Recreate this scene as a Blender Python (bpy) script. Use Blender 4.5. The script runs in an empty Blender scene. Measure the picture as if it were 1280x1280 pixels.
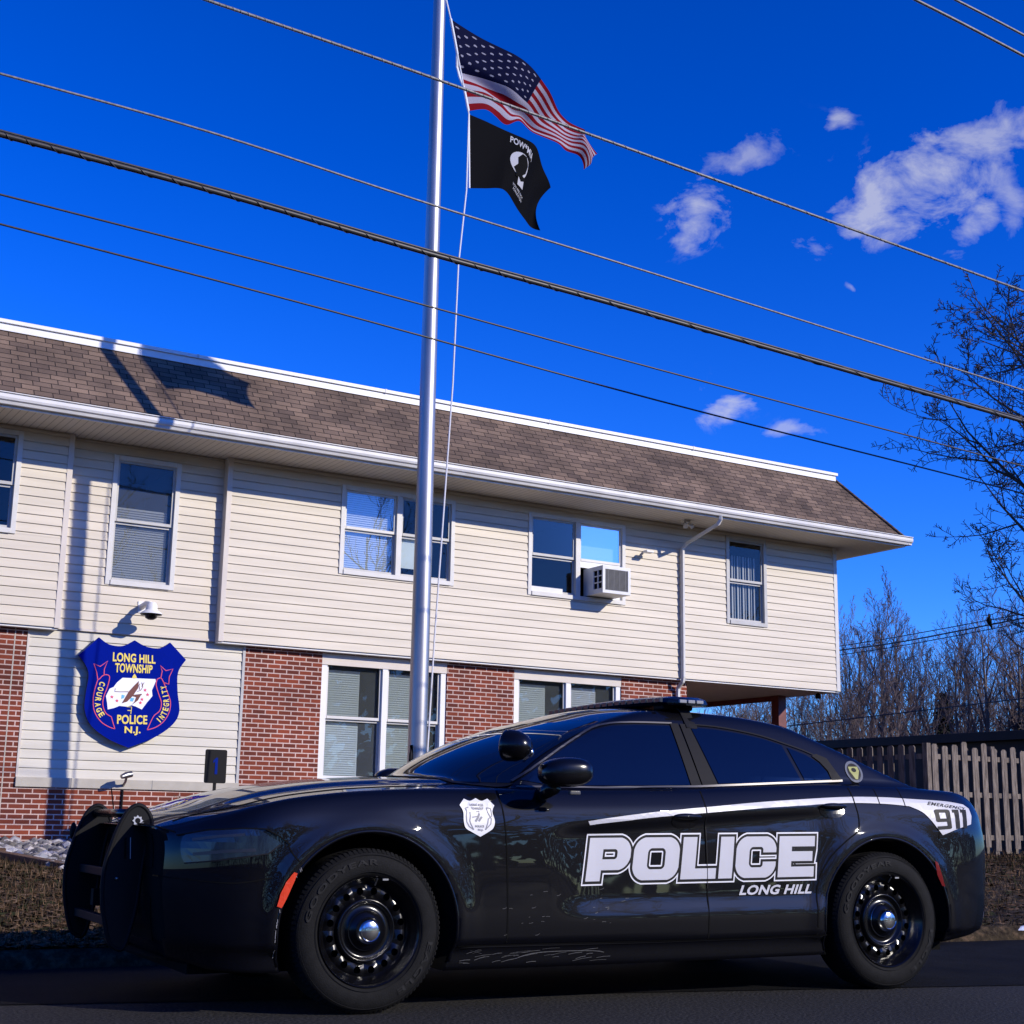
import bpy, bmesh, math, random
from math import sin, cos, pi, radians as R, sqrt, exp
from mathutils import Vector, Matrix, geometry
from mathutils.bvhtree import BVHTree
random.seed(7)
S = bpy.context.scene
COL = S.collection

# ------------------------------------------------------------------ camera
F = 1803.05
YAW, PIT, ROL = R(58.652), R(12.079), R(.968)
CAM = Vector((0, 0, .864))
fwd = Vector((cos(YAW)*cos(PIT), sin(YAW)*cos(PIT), sin(PIT)))
rt0 = Vector((sin(YAW), -cos(YAW), 0)); up0 = rt0.cross(fwd)
rt = rt0*cos(ROL)+up0*sin(ROL); up = up0*cos(ROL)-rt0*sin(ROL)
cd = bpy.data.cameras.new('camera'); cam = bpy.data.objects.new('camera', cd); COL.objects.link(cam)
cam.matrix_world = Matrix(((rt.x, up.x, -fwd.x, 0), (rt.y, up.y, -fwd.y, 0), (rt.z, up.z, -fwd.z, CAM.z), (0, 0, 0, 1)))
cd.sensor_width = 36; cd.lens = 36*F/1280; cd.clip_end = 3000; cd.clip_start = .05
S.camera = cam
def ray(x, y): return fwd+rt*((x-640)/F)-up*((y-640)/F)
def at(x, y, ax, v):
    d = ray(x, y); t = (v-CAM[ax])/d[ax]; return CAM+d*t
def atD(x, y, D): return CAM+ray(x, y)*D

# ------------------------------------------------------------------ materials
def nodes(name):
    m = bpy.data.materials.new(name); m.use_nodes = True
    n = m.node_tree; b = n.nodes['Principled BSDF']; return m, n, b
def setp(b, **k):
    for a, v in k.items(): b.inputs[a.replace('_', ' ')].default_value = v
def mat(name, col, rough=.6, metal=0, noise=0, scale=8, bump=0, bscale=60, spec=.5, coat=0, col2=None, detail=4, stretch=None):
    m, n, b = nodes(name)
    b.inputs['Base Color'].default_value = (*col, 1); b.inputs['Roughness'].default_value = rough
    b.inputs['Metallic'].default_value = metal; b.inputs['Specular IOR Level'].default_value = spec
    b.inputs['Coat Weight'].default_value = coat; b.inputs['Coat Roughness'].default_value = .03
    if noise or col2 or bump:
        tc = n.nodes.new('ShaderNodeTexCoord'); mp = n.nodes.new('ShaderNodeMapping'); n.links.new(tc.outputs['Object'], mp.inputs[0])
        if stretch: mp.inputs['Scale'].default_value = stretch
    if noise or col2:
        t = n.nodes.new('ShaderNodeTexNoise'); t.inputs['Scale'].default_value = scale; t.inputs['Detail'].default_value = detail
        n.links.new(mp.outputs[0], t.inputs['Vector'])
        r = n.nodes.new('ShaderNodeValToRGB'); r.color_ramp.elements[0].position = .35; r.color_ramp.elements[1].position = .65
        c2 = col2 if col2 else tuple(c*(1-noise) for c in col)
        r.color_ramp.elements[0].color = (*c2, 1); r.color_ramp.elements[1].color = (*col, 1)
        n.links.new(t.outputs[0], r.inputs[0]); n.links.new(r.outputs[0], b.inputs['Base Color'])
    if bump:
        t = n.nodes.new('ShaderNodeTexNoise'); t.inputs['Scale'].default_value = bscale; t.inputs['Detail'].default_value = 5
        n.links.new(mp.outputs[0], t.inputs['Vector'])
        u = n.nodes.new('ShaderNodeBump'); u.inputs['Strength'].default_value = bump; u.inputs['Distance'].default_value = .02
        n.links.new(t.outputs[0], u.inputs['Height']); n.links.new(u.outputs[0], b.inputs['Normal'])
    return m
def brick_mat(name, c1, c2, mortar, bw, rh, ms, uv=False, bump=.5, offset=.5, rough=.85, nscale=1.3, namt=.35, smooth=.1, stain=0):
    m, n, b = nodes(name); b.inputs['Roughness'].default_value = rough; b.inputs['Specular IOR Level'].default_value = .3
    tc = n.nodes.new('ShaderNodeTexCoord')
    t = n.nodes.new('ShaderNodeTexBrick'); t.offset = offset
    t.inputs['Scale'].default_value = 1; t.inputs['Brick Width'].default_value = bw; t.inputs['Row Height'].default_value = rh
    t.inputs['Mortar Size'].default_value = ms; t.inputs['Mortar Smooth'].default_value = smooth
    t.inputs['Color1'].default_value = (*c1, 1); t.inputs['Color2'].default_value = (*c2, 1); t.inputs['Mortar'].default_value = (*mortar, 1)
    n.links.new(tc.outputs['UV'], t.inputs['Vector'])
    ns = n.nodes.new('ShaderNodeTexNoise'); ns.inputs['Scale'].default_value = nscale; ns.inputs['Detail'].default_value = 6
    n.links.new(tc.outputs['UV'], ns.inputs['Vector'])
    mx = n.nodes.new('ShaderNodeMixRGB'); mx.blend_type = 'MULTIPLY'; mx.inputs[0].default_value = 1
    rp = n.nodes.new('ShaderNodeMapRange'); rp.inputs['From Min'].default_value = .3; rp.inputs['From Max'].default_value = .7
    rp.inputs['To Min'].default_value = 1-namt; rp.inputs['To Max'].default_value = 1.1
    n.links.new(ns.outputs[0], rp.inputs[0]); n.links.new(t.outputs['Color'], mx.inputs[1]); n.links.new(rp.outputs[0], mx.inputs[2])
    out = mx.outputs[0]
    n2 = n.nodes.new('ShaderNodeTexNoise'); n2.inputs['Scale'].default_value = 60; n2.inputs['Detail'].default_value = 3
    n.links.new(tc.outputs['UV'], n2.inputs['Vector'])
    r2 = n.nodes.new('ShaderNodeMapRange'); r2.inputs['To Min'].default_value = .65; r2.inputs['To Max'].default_value = 1.35
    n.links.new(n2.outputs[0], r2.inputs[0])
    m2 = n.nodes.new('ShaderNodeMixRGB'); m2.blend_type = 'MULTIPLY'; m2.inputs[0].default_value = 1
    n.links.new(out, m2.inputs[1]); n.links.new(r2.outputs[0], m2.inputs[2]); n.links.new(m2.outputs[0], b.inputs['Base Color'])
    u = n.nodes.new('ShaderNodeBump'); u.inputs['Strength'].default_value = bump; u.inputs['Distance'].default_value = .008; u.invert = True
    n.links.new(t.outputs['Fac'], u.inputs['Height']); n.links.new(u.outputs[0], b.inputs['Normal'])
    return m
def glass_mat(name, refl=.12, tint=(1, 1, 1), lim=1.0, bump=0):
    m = bpy.data.materials.new(name); m.use_nodes = True; n = m.node_tree
    n.nodes.remove(n.nodes['Principled BSDF']); o = n.nodes['Material Output']
    g = n.nodes.new('ShaderNodeBsdfGlossy'); g.inputs['Roughness'].default_value = .004
    t = n.nodes.new('ShaderNodeBsdfTransparent'); t.inputs[0].default_value = (*tint, 1)
    f = n.nodes.new('ShaderNodeFresnel'); f.inputs[0].default_value = 1.5
    a = n.nodes.new('ShaderNodeMath'); a.operation = 'ADD'; a.inputs[1].default_value = refl; a.use_clamp = True
    n.links.new(f.outputs[0], a.inputs[0])
    mx = n.nodes.new('ShaderNodeMixShader'); n.links.new(a.outputs[0], mx.inputs[0]); n.links.new(t.outputs[0], mx.inputs[1]); n.links.new(g.outputs[0], mx.inputs[2])
    if bump:
        tc = n.nodes.new('ShaderNodeTexCoord'); ns = n.nodes.new('ShaderNodeTexNoise'); ns.inputs['Scale'].default_value = 1.6
        n.links.new(tc.outputs['Object'], ns.inputs['Vector'])
        u = n.nodes.new('ShaderNodeBump'); u.inputs['Strength'].default_value = bump; u.inputs['Distance'].default_value = .02
        n.links.new(ns.outputs[0], u.inputs['Height']); n.links.new(u.outputs[0], g.inputs['Normal'])
    n.links.new(mx.outputs[0], o.inputs[0]); return m

M = {}
M['siding'] = mat('cream_vinyl', (.64, .565, .44), .55, noise=.15, scale=1.3, bump=.04, bscale=25, stretch=(.4, 1, 5))
M['siding_low'] = mat('pale_vinyl', (.61, .565, .46), .55, noise=.14, scale=1.3, bump=.04, bscale=25, stretch=(.4, 1, 5))
M['trimcream'] = mat('cream_trim', (.62, .55, .47), .5, noise=.08, scale=3)
M['white'] = mat('white_paint', (.78, .77, .74), .45, noise=.06, scale=4)
M['whitegrey'] = mat('window_vinyl', (.62, .60, .55), .45, noise=.08, scale=5)
M['sash'] = mat('sash_grey', (.46, .45, .42), .45, noise=.12, scale=6)
M['coping'] = mat('sandstone_coping', (.47, .43, .35), .85, noise=.12, scale=5, bump=.1)
M['soffit'] = mat('soffit_panel', (.66, .61, .54), .6)
M['gutter'] = mat('gutter_white', (.72, .70, .66), .45, noise=.18, scale=2.5)
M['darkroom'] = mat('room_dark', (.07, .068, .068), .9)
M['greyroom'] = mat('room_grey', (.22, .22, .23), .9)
M['blind'] = mat('blind_slats', (.74, .80, .77), .6)
M['blindw'] = mat('blind_white', (.85, .88, .9), .5)
M['curtain'] = mat('vertical_blind', (.55, .54, .52), .7)
M['brick'] = brick_mat('red_brick', (.26, .052, .022), (.12, .026, .015), (.60, .43, .36), .203, .0677, .0085, namt=.3)
M['shingle'] = brick_mat('asphalt_shingle', (.235, .160, .110), (.125, .086, .064), (.022, .016, .013), .25, .104, .007, bump=1.0, offset=.37, nscale=1.4, namt=.5, smooth=.3)
M['glass'] = glass_mat('window_glass', .0, (.80, .84, .86), bump=.02)
M['glassr'] = glass_mat('storm_glass', .52, (.75, .8, .85), bump=.02)
M['glassm'] = glass_mat('window_glass_sky', .16, (.80, .84, .86), bump=.02)
M['alu'] = None
m, n, b = nodes('brushed_aluminium'); setp(b, Metallic=.85, Roughness=.42); b.inputs['Base Color'].default_value = (.62, .63, .66, 1)
tc = n.nodes.new('ShaderNodeTexCoord'); mp = n.nodes.new('ShaderNodeMapping'); mp.inputs['Scale'].default_value = (5, 5, .35)
ns = n.nodes.new('ShaderNodeTexNoise'); ns.inputs['Scale'].default_value = 1.5; ns.inputs['Detail'].default_value = 8
rr = n.nodes.new('ShaderNodeValToRGB'); rr.color_ramp.elements[0].position = .3; rr.color_ramp.elements[0].color = (.30, .295, .29, 1); rr.color_ramp.elements[1].position = .6; rr.color_ramp.elements[1].color = (.46, .45, .44, 1)
n.links.new(tc.outputs['Object'], mp.inputs[0]); n.links.new(mp.outputs[0], ns.inputs['Vector']); n.links.new(ns.outputs[0], rr.inputs[0]); n.links.new(rr.outputs[0], b.inputs['Base Color'])
M['alu'] = m
M['rope'] = mat('white_rope', (.7, .7, .72), .7)
M['chrome'] = mat('chrome', (.6, .6, .6), .16, metal=1)
M['steel'] = mat('dull_steel', (.35, .35, .36), .4, metal=1, noise=.3, scale=20)
M['cable'] = mat('cable_rubber', (.035, .033, .034), .45, noise=.4, scale=30)
M['cablegrey'] = mat('cable_wrap', (.24, .235, .23), .45, noise=.5, scale=40)
M['black'] = mat('black_plastic', (.006, .006, .007), .6, spec=.15)
M['blackmat'] = mat('matt_black', (.004, .004, .004), .9, spec=.1)
M['blackgloss'] = mat('gloss_black', (.003, .003, .004), .2, spec=.4)
M['redpost'] = mat('oxide_red_post', (.16, .035, .03), .6, noise=.3, scale=8)
M['signblue'] = mat('sign_blue', (.001, .010, .23), .85, noise=.08, scale=3, spec=.03)
M['signedge'] = mat('sign_edge', (.012, .012, .05), .5)
M['gold'] = mat('sign_gold', (.80, .62, .10), .5)
M['pink'] = mat('sign_red', (.72, .05, .12), .5)
M['signwhite'] = mat('sign_white', (.85, .85, .88), .5)
M['brown'] = mat('sign_brown', (.14, .03, .02), .6)
M['skyblue'] = mat('sign_skyblue', (.12, .45, .7), .6)
M['numblue'] = mat('number_blue', (.003, .018, .20), .8, spec=.05)
M['lens'] = mat('clear_lens', (.3, .31, .33), .12, spec=.6)
M['orange'] = mat('orange_reflector', (.60, .045, .015), .2, coat=.6)
M['redlens'] = mat('red_reflector', (.16, .004, .006), .2, coat=.6)
M['snow'] = mat('old_snow', (.70, .74, .82), .7, noise=.15, scale=14, bump=.5, bscale=20)
M['decal'] = mat('reflective_silver', (.50, .50, .53), .4, noise=.05, scale=3)
M['decalw'] = mat('decal_white', (.70, .70, .72), .4)
M['decalk'] = mat('decal_black', (.004, .004, .005), .45, spec=.15)
M['decalg'] = mat('decal_grey', (.22, .22, .24), .5)
M['scratch'] = mat('scraped_paint', (.075, .075, .075), .6, noise=.5, scale=90)
M['yellow'] = mat('sticker_yellow', (.26, .27, .05), .5)
M['tyre'] = mat('tyre_rubber', (.0065, .0065, .007), .8, spec=.2, noise=.35, scale=25, bump=.15, bscale=150)
M['tyretxt'] = mat('tyre_lettering', (.0115, .0115, .012), .7, spec=.2)
M['timber'] = mat('landscape_timber', (.16, .085, .045), .9, noise=.4, scale=6, bump=.5, bscale=30, stretch=(1, 1, 8))
M['wood'] = mat('weathered_board', (.235, .19, .15), .9, col2=(.085, .066, .052), scale=5, bump=.4, bscale=40, stretch=(6, 6, .8))
M['shed'] = mat('dark_shed', (.018, .013, .012), .8, noise=.3, scale=2)
M['bark'] = mat('bark', (.20, .155, .125), .95, col2=(.10, .078, .065), scale=7, bump=.5, bscale=20)
M['twig'] = mat('twigs', (.14, .10, .085), .95)
M['barkd'] = mat('dark_bark', (.075, .056, .046), .95)
M['conifer'] = mat('conifer_needles', (.022, .024, .014), .95, spec=.05)
M['shrub'] = mat('dry_shrub', (.11, .075, .05), .95)
M['acwhite'] = mat('ac_casing', (.72, .72, .70), .5, noise=.1, scale=6)
M['acgrill'] = mat('ac_grille', (.17, .17, .17), .6)
# car paint
m, n, b = nodes('black_paint'); b.inputs['Base Color'].default_value = (.0015, .0017, .0035, 1)
setp(b, Roughness=.5, Specular_IOR_Level=0.05, Coat_Weight=.8, Coat_Roughness=.02, Coat_IOR=1.45)
tc = n.nodes.new('ShaderNodeTexCoord'); ns = n.nodes.new('ShaderNodeTexNoise'); ns.inputs['Scale'].default_value = 1.7; ns.inputs['Detail'].default_value = 6
n.links.new(tc.outputs['Object'], ns.inputs['Vector']); rp = n.nodes.new('ShaderNodeMapRange'); rp.inputs['From Min'].default_value = .35; rp.inputs['From Max'].default_value = .75
rp.inputs['To Min'].default_value = .0; rp.inputs['To Max'].default_value = .06; n.links.new(ns.outputs[0], rp.inputs[0]); n.links.new(rp.outputs[0], b.inputs['Coat Roughness'])
M['paint'] = m
m, n, b = nodes('tinted_glass'); b.inputs['Base Color'].default_value = (.002, .002, .004, 1); setp(b, Roughness=.02, Specular_IOR_Level=.75); M['tint'] = m
m, n, b = nodes('windscreen_glass'); b.inputs['Base Color'].default_value = (.002, .003, .006, 1); setp(b, Roughness=.015, Specular_IOR_Level=1.0); M['wsglass'] = m
# asphalt
m, n, b = nodes('asphalt'); setp(b, Roughness=.85, Specular_IOR_Level=.25)
tc = n.nodes.new('ShaderNodeTexCoord'); ns = n.nodes.new('ShaderNodeTexNoise'); ns.inputs['Scale'].default_value = 62; ns.inputs['Detail'].default_value = 5
n.links.new(tc.outputs['Object'], ns.inputs['Vector']); rr = n.nodes.new('ShaderNodeValToRGB')
rr.color_ramp.elements[0].position = .40; rr.color_ramp.elements[0].color = (.003, .003, .003, 1); rr.color_ramp.elements[1].position = .68; rr.color_ramp.elements[1].color = (.050, .047, .043, 1)
n.links.new(ns.outputs[0], rr.inputs[0])
n2 = n.nodes.new('ShaderNodeTexNoise'); n2.inputs['Scale'].default_value = .9; n2.inputs['Detail'].default_value = 7; n.links.new(tc.outputs['Object'], n2.inputs['Vector'])
r2 = n.nodes.new('ShaderNodeMapRange'); r2.inputs['To Min'].default_value = .5; r2.inputs['To Max'].default_value = 1.3; n.links.new(n2.outputs[0], r2.inputs[0])
mx = n.nodes.new('ShaderNodeMixRGB'); mx.blend_type = 'MULTIPLY'; mx.inputs[0].default_value = 1; n.links.new(rr.outputs[0], mx.inputs[1]); n.links.new(r2.outputs[0], mx.inputs[2]); n.links.new(mx.outputs[0], b.inputs['Base Color'])
u = n.nodes.new('ShaderNodeBump'); u.inputs['Strength'].default_value = .7; u.inputs['Distance'].default_value = .008; n.links.new(ns.outputs[0], u.inputs['Height']); n.links.new(u.outputs[0], b.inputs['Normal'])
M['asphalt'] = m
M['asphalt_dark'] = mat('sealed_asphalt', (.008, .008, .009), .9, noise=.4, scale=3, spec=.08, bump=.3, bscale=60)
# lawn soil
m, n, b = nodes('dormant_lawn'); setp(b, Roughness=.95, Specular_IOR_Level=.1)
tc = n.nodes.new('ShaderNodeTexCoord'); ns = n.nodes.new('ShaderNodeTexNoise'); ns.inputs['Scale'].default_value = 14; ns.inputs['Detail'].default_value = 10; ns.inputs['Roughness'].default_value = .7
n.links.new(tc.outputs['Object'], ns.inputs['Vector']); rr = n.nodes.new('ShaderNodeValToRGB')
rr.color_ramp.elements[0].position = .38; rr.color_ramp.elements[0].color = (.022, .015, .010, 1); rr.color_ramp.elements[1].position = .64; rr.color_ramp.elements[1].color = (.13, .085, .05, 1)
e = rr.color_ramp.elements.new(.52); e.color = (.058, .043, .024, 1)
n.links.new(ns.outputs[0], rr.inputs[0]); n.links.new(rr.outputs[0], b.inputs['Base Color'])
u = n.nodes.new('ShaderNodeBump'); u.inputs['Strength'].default_value = .9; u.inputs['Distance'].default_value = .05; n.links.new(ns.outputs[0], u.inputs['Height']); n.links.new(u.outputs[0], b.inputs['Normal'])
M['lawn'] = m
def attr_mat(name, rough=.8, attr='Col', trans=0, scale=1.0):
    m, n, b = nodes(name); b.inputs['Roughness'].default_value = rough; b.inputs['Specular IOR Level'].default_value = .04
    a = n.nodes.new('ShaderNodeAttribute'); a.attribute_name = attr
    n.links.new(a.outputs['Color'], b.inputs['Base Color'])
    if trans:
        o = n.nodes['Material Output']; t = n.nodes.new('ShaderNodeBsdfTranslucent'); n.links.new(a.outputs['Color'], t.inputs[0])
        mx = n.nodes.new('ShaderNodeMixShader'); mx.inputs[0].default_value = trans
        n.links.new(b.outputs[0], mx.inputs[1]); n.links.new(t.outputs[0], mx.inputs[2]); n.links.new(mx.outputs[0], o.inputs[0])
    return m
M['litter'] = attr_mat('leaf_litter')
M['pebble'] = attr_mat('river_stone')
M['flag'] = attr_mat('flag_cloth', .75, trans=.22)

# ------------------------------------------------------------------ object helpers
def tag(o, label=None, cat=None, group=None, kind=None):
    if label: o['label'] = label
    if cat: o['category'] = cat
    if group: o['group'] = group
    if kind: o['kind'] = kind
    return o
def empty(name, loc=(0, 0, 0), rz=0, label=None, cat=None, group=None):
    o = bpy.data.objects.new(name, None); COL.objects.link(o); o.location = loc; o.rotation_euler = (0, 0, rz)
    o.empty_display_size = .2
    return tag(o, label, cat, group)
def link(me, name, mats, parent=None, smooth=False):
    if not isinstance(mats, (list, tuple)): mats = [mats]
    for q in mats: me.materials.append(M[q] if isinstance(q, str) else q)
    if smooth:
        for p in me.polygons: p.use_smooth = True
    o = bpy.data.objects.new(name, me); COL.objects.link(o)
    if parent:
        o.parent = parent
        if not PLOC.get(parent.name, False):
            pass
    return o
PLOC = {}
class MB:
    def __init__(s): s.v = []; s.f = []; s.m = []; s.uv = {}
    def add(s, vs, fs, mi=0):
        k = len(s.v); s.v += [tuple(p) for p in vs]
        for f in fs: s.f.append(tuple(i+k for i in f)); s.m.append(mi)
        return s
    def box(s, a, b, mi=0, rot=None, piv=None):
        x0, y0, z0 = a; x1, y1, z1 = b
        vs = [Vector(p) for p in ((x0, y0, z0), (x1, y0, z0), (x1, y1, z0), (x0, y1, z0), (x0, y0, z1), (x1, y0, z1), (x1, y1, z1), (x0, y1, z1))]
        if rot is not None:
            piv = Vector(piv) if piv else Vector(((x0+x1)/2, (y0+y1)/2, (z0+z1)/2)); vs = [rot@(p-piv)+piv for p in vs]
        return s.add(vs, [(0, 3, 2, 1), (4, 5, 6, 7), (0, 1, 5, 4), (1, 2, 6, 5), (2, 3, 7, 6), (3, 0, 4, 7)], mi)
    def tube(s, pts, rs, n=8, mi=0, cap=True, ph=0):
        pts = [Vector(p) for p in pts]
        if not isinstance(rs, (list, tuple)): rs = [rs]*len(pts)
        k = len(s.v); px = None
        for i, p in enumerate(pts):
            d = (pts[min(i+1, len(pts)-1)]-pts[max(i-1, 0)]).normalized()
            if px is None: px = d.orthogonal().normalized() if abs(d.z) > .9 or True else None
            px = (px-d*px.dot(d)).normalized(); py = d.cross(px)
            for j in range(n):
                a = 2*pi*j/n+ph; s.v.append(tuple(p+px*(rs[i]*cos(a))+py*(rs[i]*sin(a))))
        for i in range(len(pts)-1):
            for j in range(n):
                a = k+i*n+j; b_ = k+i*n+(j+1) % n; s.f.append((a, b_, b_+n, a+n)); s.m.append(mi)
        if cap:
            s.f.append(tuple(k+j for j in reversed(range(n)))); s.m.append(mi)
            s.f.append(tuple(k+(len(pts)-1)*n+j for j in range(n))); s.m.append(mi)
        return s
    def lathe(s, prof, c=(0, 0, 0), axis='Y', n=48, mi=0, close=False):
        # prof: list (r, h) ; axis direction
        k = len(s.v); c = Vector(c)
        for (r, h) in prof:
            for j in range(n):
                a = 2*pi*j/n
                if axis == 'Y': p = Vector((r*cos(a), h, r*sin(a)))
                elif axis == 'Z': p = Vector((r*cos(a), r*sin(a), h))
                else: p = Vector((h, r*cos(a), r*sin(a)))
                s.v.append(tuple(p+c))
        m_ = len(prof)
        for i in range(m_-1 if not close else m_):
            for j in range(n):
                i2 = (i+1) % m_; a = k+i*n+j; b_ = k+i*n+(j+1) % n; a2 = k+i2*n+j; b2 = k+i2*n+(j+1) % n
                s.f.append((a, b_, b2, a2)); s.m.append(mi)
        return s
    def prism(s, poly, y0, y1, mi=0, mi2=None):
        # poly in (x,z); front y0, back y1
        n = len(poly); tri = geometry.tessellate_polygon([[Vector((x, z, 0)) for x, z in poly]])
        vs = [(x, y0, z) for x, z in poly]+[(x, y1, z) for x, z in poly]
        s.add(vs, [tuple(t) for t in tri]+[tuple(i+n for i in reversed(t)) for t in tri], mi)
        k = len(s.v)-2*n
        for i in range(n):
            j = (i+1) % n; s.f.append((k+i, k+j, k+j+n, k+i+n)); s.m.append(mi if mi2 is None else mi2)
        return s
    def ell(s, c, r, nu=20, nv=12, mi=0):
        prof = [(max(1e-4, sin(pi*i/nv)), -cos(pi*i/nv)) for i in range(nv+1)]; k = len(s.v)
        s.lathe(prof, (0, 0, 0), 'Z', nu, mi)
        for i in range(k, len(s.v)):
            p = s.v[i]; s.v[i] = (p[0]*r[0]+c[0], p[1]*r[1]+c[1], p[2]*r[2]+c[2])
        return s
    def mesh(s, name='m', fixn=True):
        me = bpy.data.meshes.new(name); me.from_pydata(s.v, [], s.f); me.polygons.foreach_set('material_index', s.m)
        if fixn:
            bm = bmesh.new(); bm.from_mesh(me); bmesh.ops.recalc_face_normals(bm, faces=bm.faces); bm.to_mesh(me); bm.free()
        me.update(); return me
    def build(s, name, mats, parent=None, smooth=False, sharp=None, bevel=None, fixn=True):
        me = s.mesh(name, fixn)
        o = link(me, name, mats, parent, smooth)
        if sharp: me.set_sharp_from_angle(angle=R(sharp))
        if bevel:
            b = o.modifiers.new('bevel', 'BEVEL'); b.width = bevel; b.segments = 2; b.limit_method = 'ANGLE'
        return o
def part(root, o):
    return o
def planar_uv(me, mode='xz', off=(0, 0)):
    uv = me.uv_layers.new(name='UVMap')
    for p in me.polygons:
        nx, ny = abs(p.normal.x), abs(p.normal.y)
        for li in p.loop_indices:
            c = me.vertices[me.loops[li].vertex_index].co
            if mode == 'wall': u_ = c.y if nx > ny else c.x; v_ = c.z
            elif mode == 'roof': u_ = c.y if nx > ny else c.x; v_ = (c.z-6.2)*1.27
            uv.data[li].uv = (u_+off[0]+50.0, v_+off[1]+50.0)

# ------------------------------------------------------------------ terrain
CD = R(-4.157)
A0 = Vector((3.0132, 6.1244, 0)); DU = Vector((cos(CD), sin(CD), 0)); DV = Vector((-sin(CD), cos(CD), 0))
def curbY(x): return 8.52-.0727*(x-3)
def terr(x, y):
    c = curbY(x)
    if y < c: return 0
    t = (y-c)
    if t < .12: return .10*t/.12
    yy = min(max((y-c-.12)/11.2, 0), 1)
    return .10+.29*yy+(.012*sin(x*1.7+y*.9)+.01*sin(x*.6-y*2.1))*min(1, t)*(1 if y < 19.5 else 0)
mb = MB(); xs = [-260, -150, -80, -40, -20, -10]+[-6+.5*i for i in range(80)]+[35, 40, 50, 70, 100, 160, 260, 500]
ts = [0, .06, .12, .4]+[.4+.4*i for i in range(1, 32)]+[14, 16, 20, 30, 60, 120, 300, 700]
vs = []; fs = []
for x in xs:
    for t in ts: y = curbY(x)+t; vs.append((x, y, terr(x, y+1e-4) if t > 0 else -.06))
nt = len(ts)
for i in range(len(xs)-1):
    for j in range(nt-1): fs.append((i*nt+j, (i+1)*nt+j, (i+1)*nt+j+1, i*nt+j+1))
tag(MB().add(vs, fs).build('lawn', 'lawn', smooth=True), kind='structure')
# road, as one sheet, and the verge on the camera's side
mb = MB(); mb.add([(-260, curbY(-260)+.01, 0), (-260, -7, 0), (500, -7, 0), (500, curbY(500)+.01, 0)], [(0, 1, 2, 3)])
mb.v = [(-260, 9, 0), (-260, -7, 0), (60, -7, 0), (60, curbY(60)+.05, 0), (3, curbY(3)+.05, 0), (-12, curbY(-12)+.05, 0)]; mb.f = [(0, 1, 2, 3, 4, 5)]; mb.m = [0]
mb.v[0] = (-60, curbY(-60)+.05, 0); mb.v[1] = (-60, -7, 0)
tag(mb.build('road', 'asphalt'), kind='structure')
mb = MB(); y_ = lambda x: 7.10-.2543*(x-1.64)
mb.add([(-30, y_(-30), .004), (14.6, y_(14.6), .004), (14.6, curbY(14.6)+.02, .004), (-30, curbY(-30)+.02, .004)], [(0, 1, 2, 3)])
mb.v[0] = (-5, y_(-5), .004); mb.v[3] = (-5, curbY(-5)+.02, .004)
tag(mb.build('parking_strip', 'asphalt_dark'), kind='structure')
mb = MB(); mb.add([(-400, -7.0, .02), (500, -7.0, .02), (500, -500, .02), (-400, -500, .02)], [(0, 1, 2, 3)])
tag(mb.build('verge', 'lawn'), kind='structure')
mb = MB(); mb.add([(-700, -700, -.1), (900, -700, -.1), (900, 900, -.1), (-700, 900, -.1)], [(0, 1, 2, 3)])
tag(mb.build('ground', 'lawn'), kind='structure')

# leaf litter and dead grass (one mesh of many little blades)
def color_attr(me, cols):
    a = me.color_attributes.new('Col', 'FLOAT_COLOR', 'CORNER')
    buf = []
    for p, c in zip(me.polygons, cols):
        buf += list(c)*p.loop_total
    a.data.foreach_set('color', buf)
rnd = random.Random(3)
v = []; f = []; cols = []
pal = [(.16, .095, .05), (.10, .06, .032), (.20, .13, .075), (.06, .045, .022), (.045, .05, .02), (.12, .08, .05)]
def blade(x, y, big):
    z = terr(x, y)+.004; a = rnd.random()*2*pi; k = len(v); c = pal[rnd.randrange(len(pal))]; q = .5+rnd.random()*.55; c = (c[0]*q, c[1]*q, c[2]*q, 1)
    if rnd.random() < .45:
        l = (.02+.03*rnd.random())*big; w = l*.6; dx, dy = cos(a), sin(a); h1 = rnd.random()*.025; h2 = rnd.random()*.03
        v.extend([(x-dx*l, y-dy*l, z+h1), (x+dy*w, y-dx*w, z+h2*.4), (x+dx*l, y+dy*l, z+h2), (x-dy*w, y+dx*w, z+h1*.5+.006)]); f.append((k, k+1, k+2, k+3))
    else:
        h = (.02+.045*rnd.random())*big; w = .004*big; dx, dy = cos(a), sin(a); b = rnd.random()*h*1.2
        v.extend([(x-dy*w, y+dx*w, z-.004), (x+dy*w, y-dx*w, z-.004), (x+dx*b, y+dy*b, z+h)]); f.append((k, k+1, k+2))
    cols.append(c)
for i in range(30000):
    x = 1.2+rnd.random()**1.0*4.2; t = .15+rnd.random()**1.5*9.5; blade(x, curbY(x)+t, 1+t*.07)
for i in range(26000):
    x = 7.5+rnd.random()*16; t = .15+rnd.random()**1.2*11; blade(x, curbY(x)+t, 1.1+t*.1)
me = bpy.data.meshes.new('fallen_leaves'); me.from_pydata(v, [], f); color_attr(me, cols)
tag(link(me, 'dead_grass', 'litter'), 'dry brown leaves and dead grass lying over the lawn', 'ground cover', kind='stuff')
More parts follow.
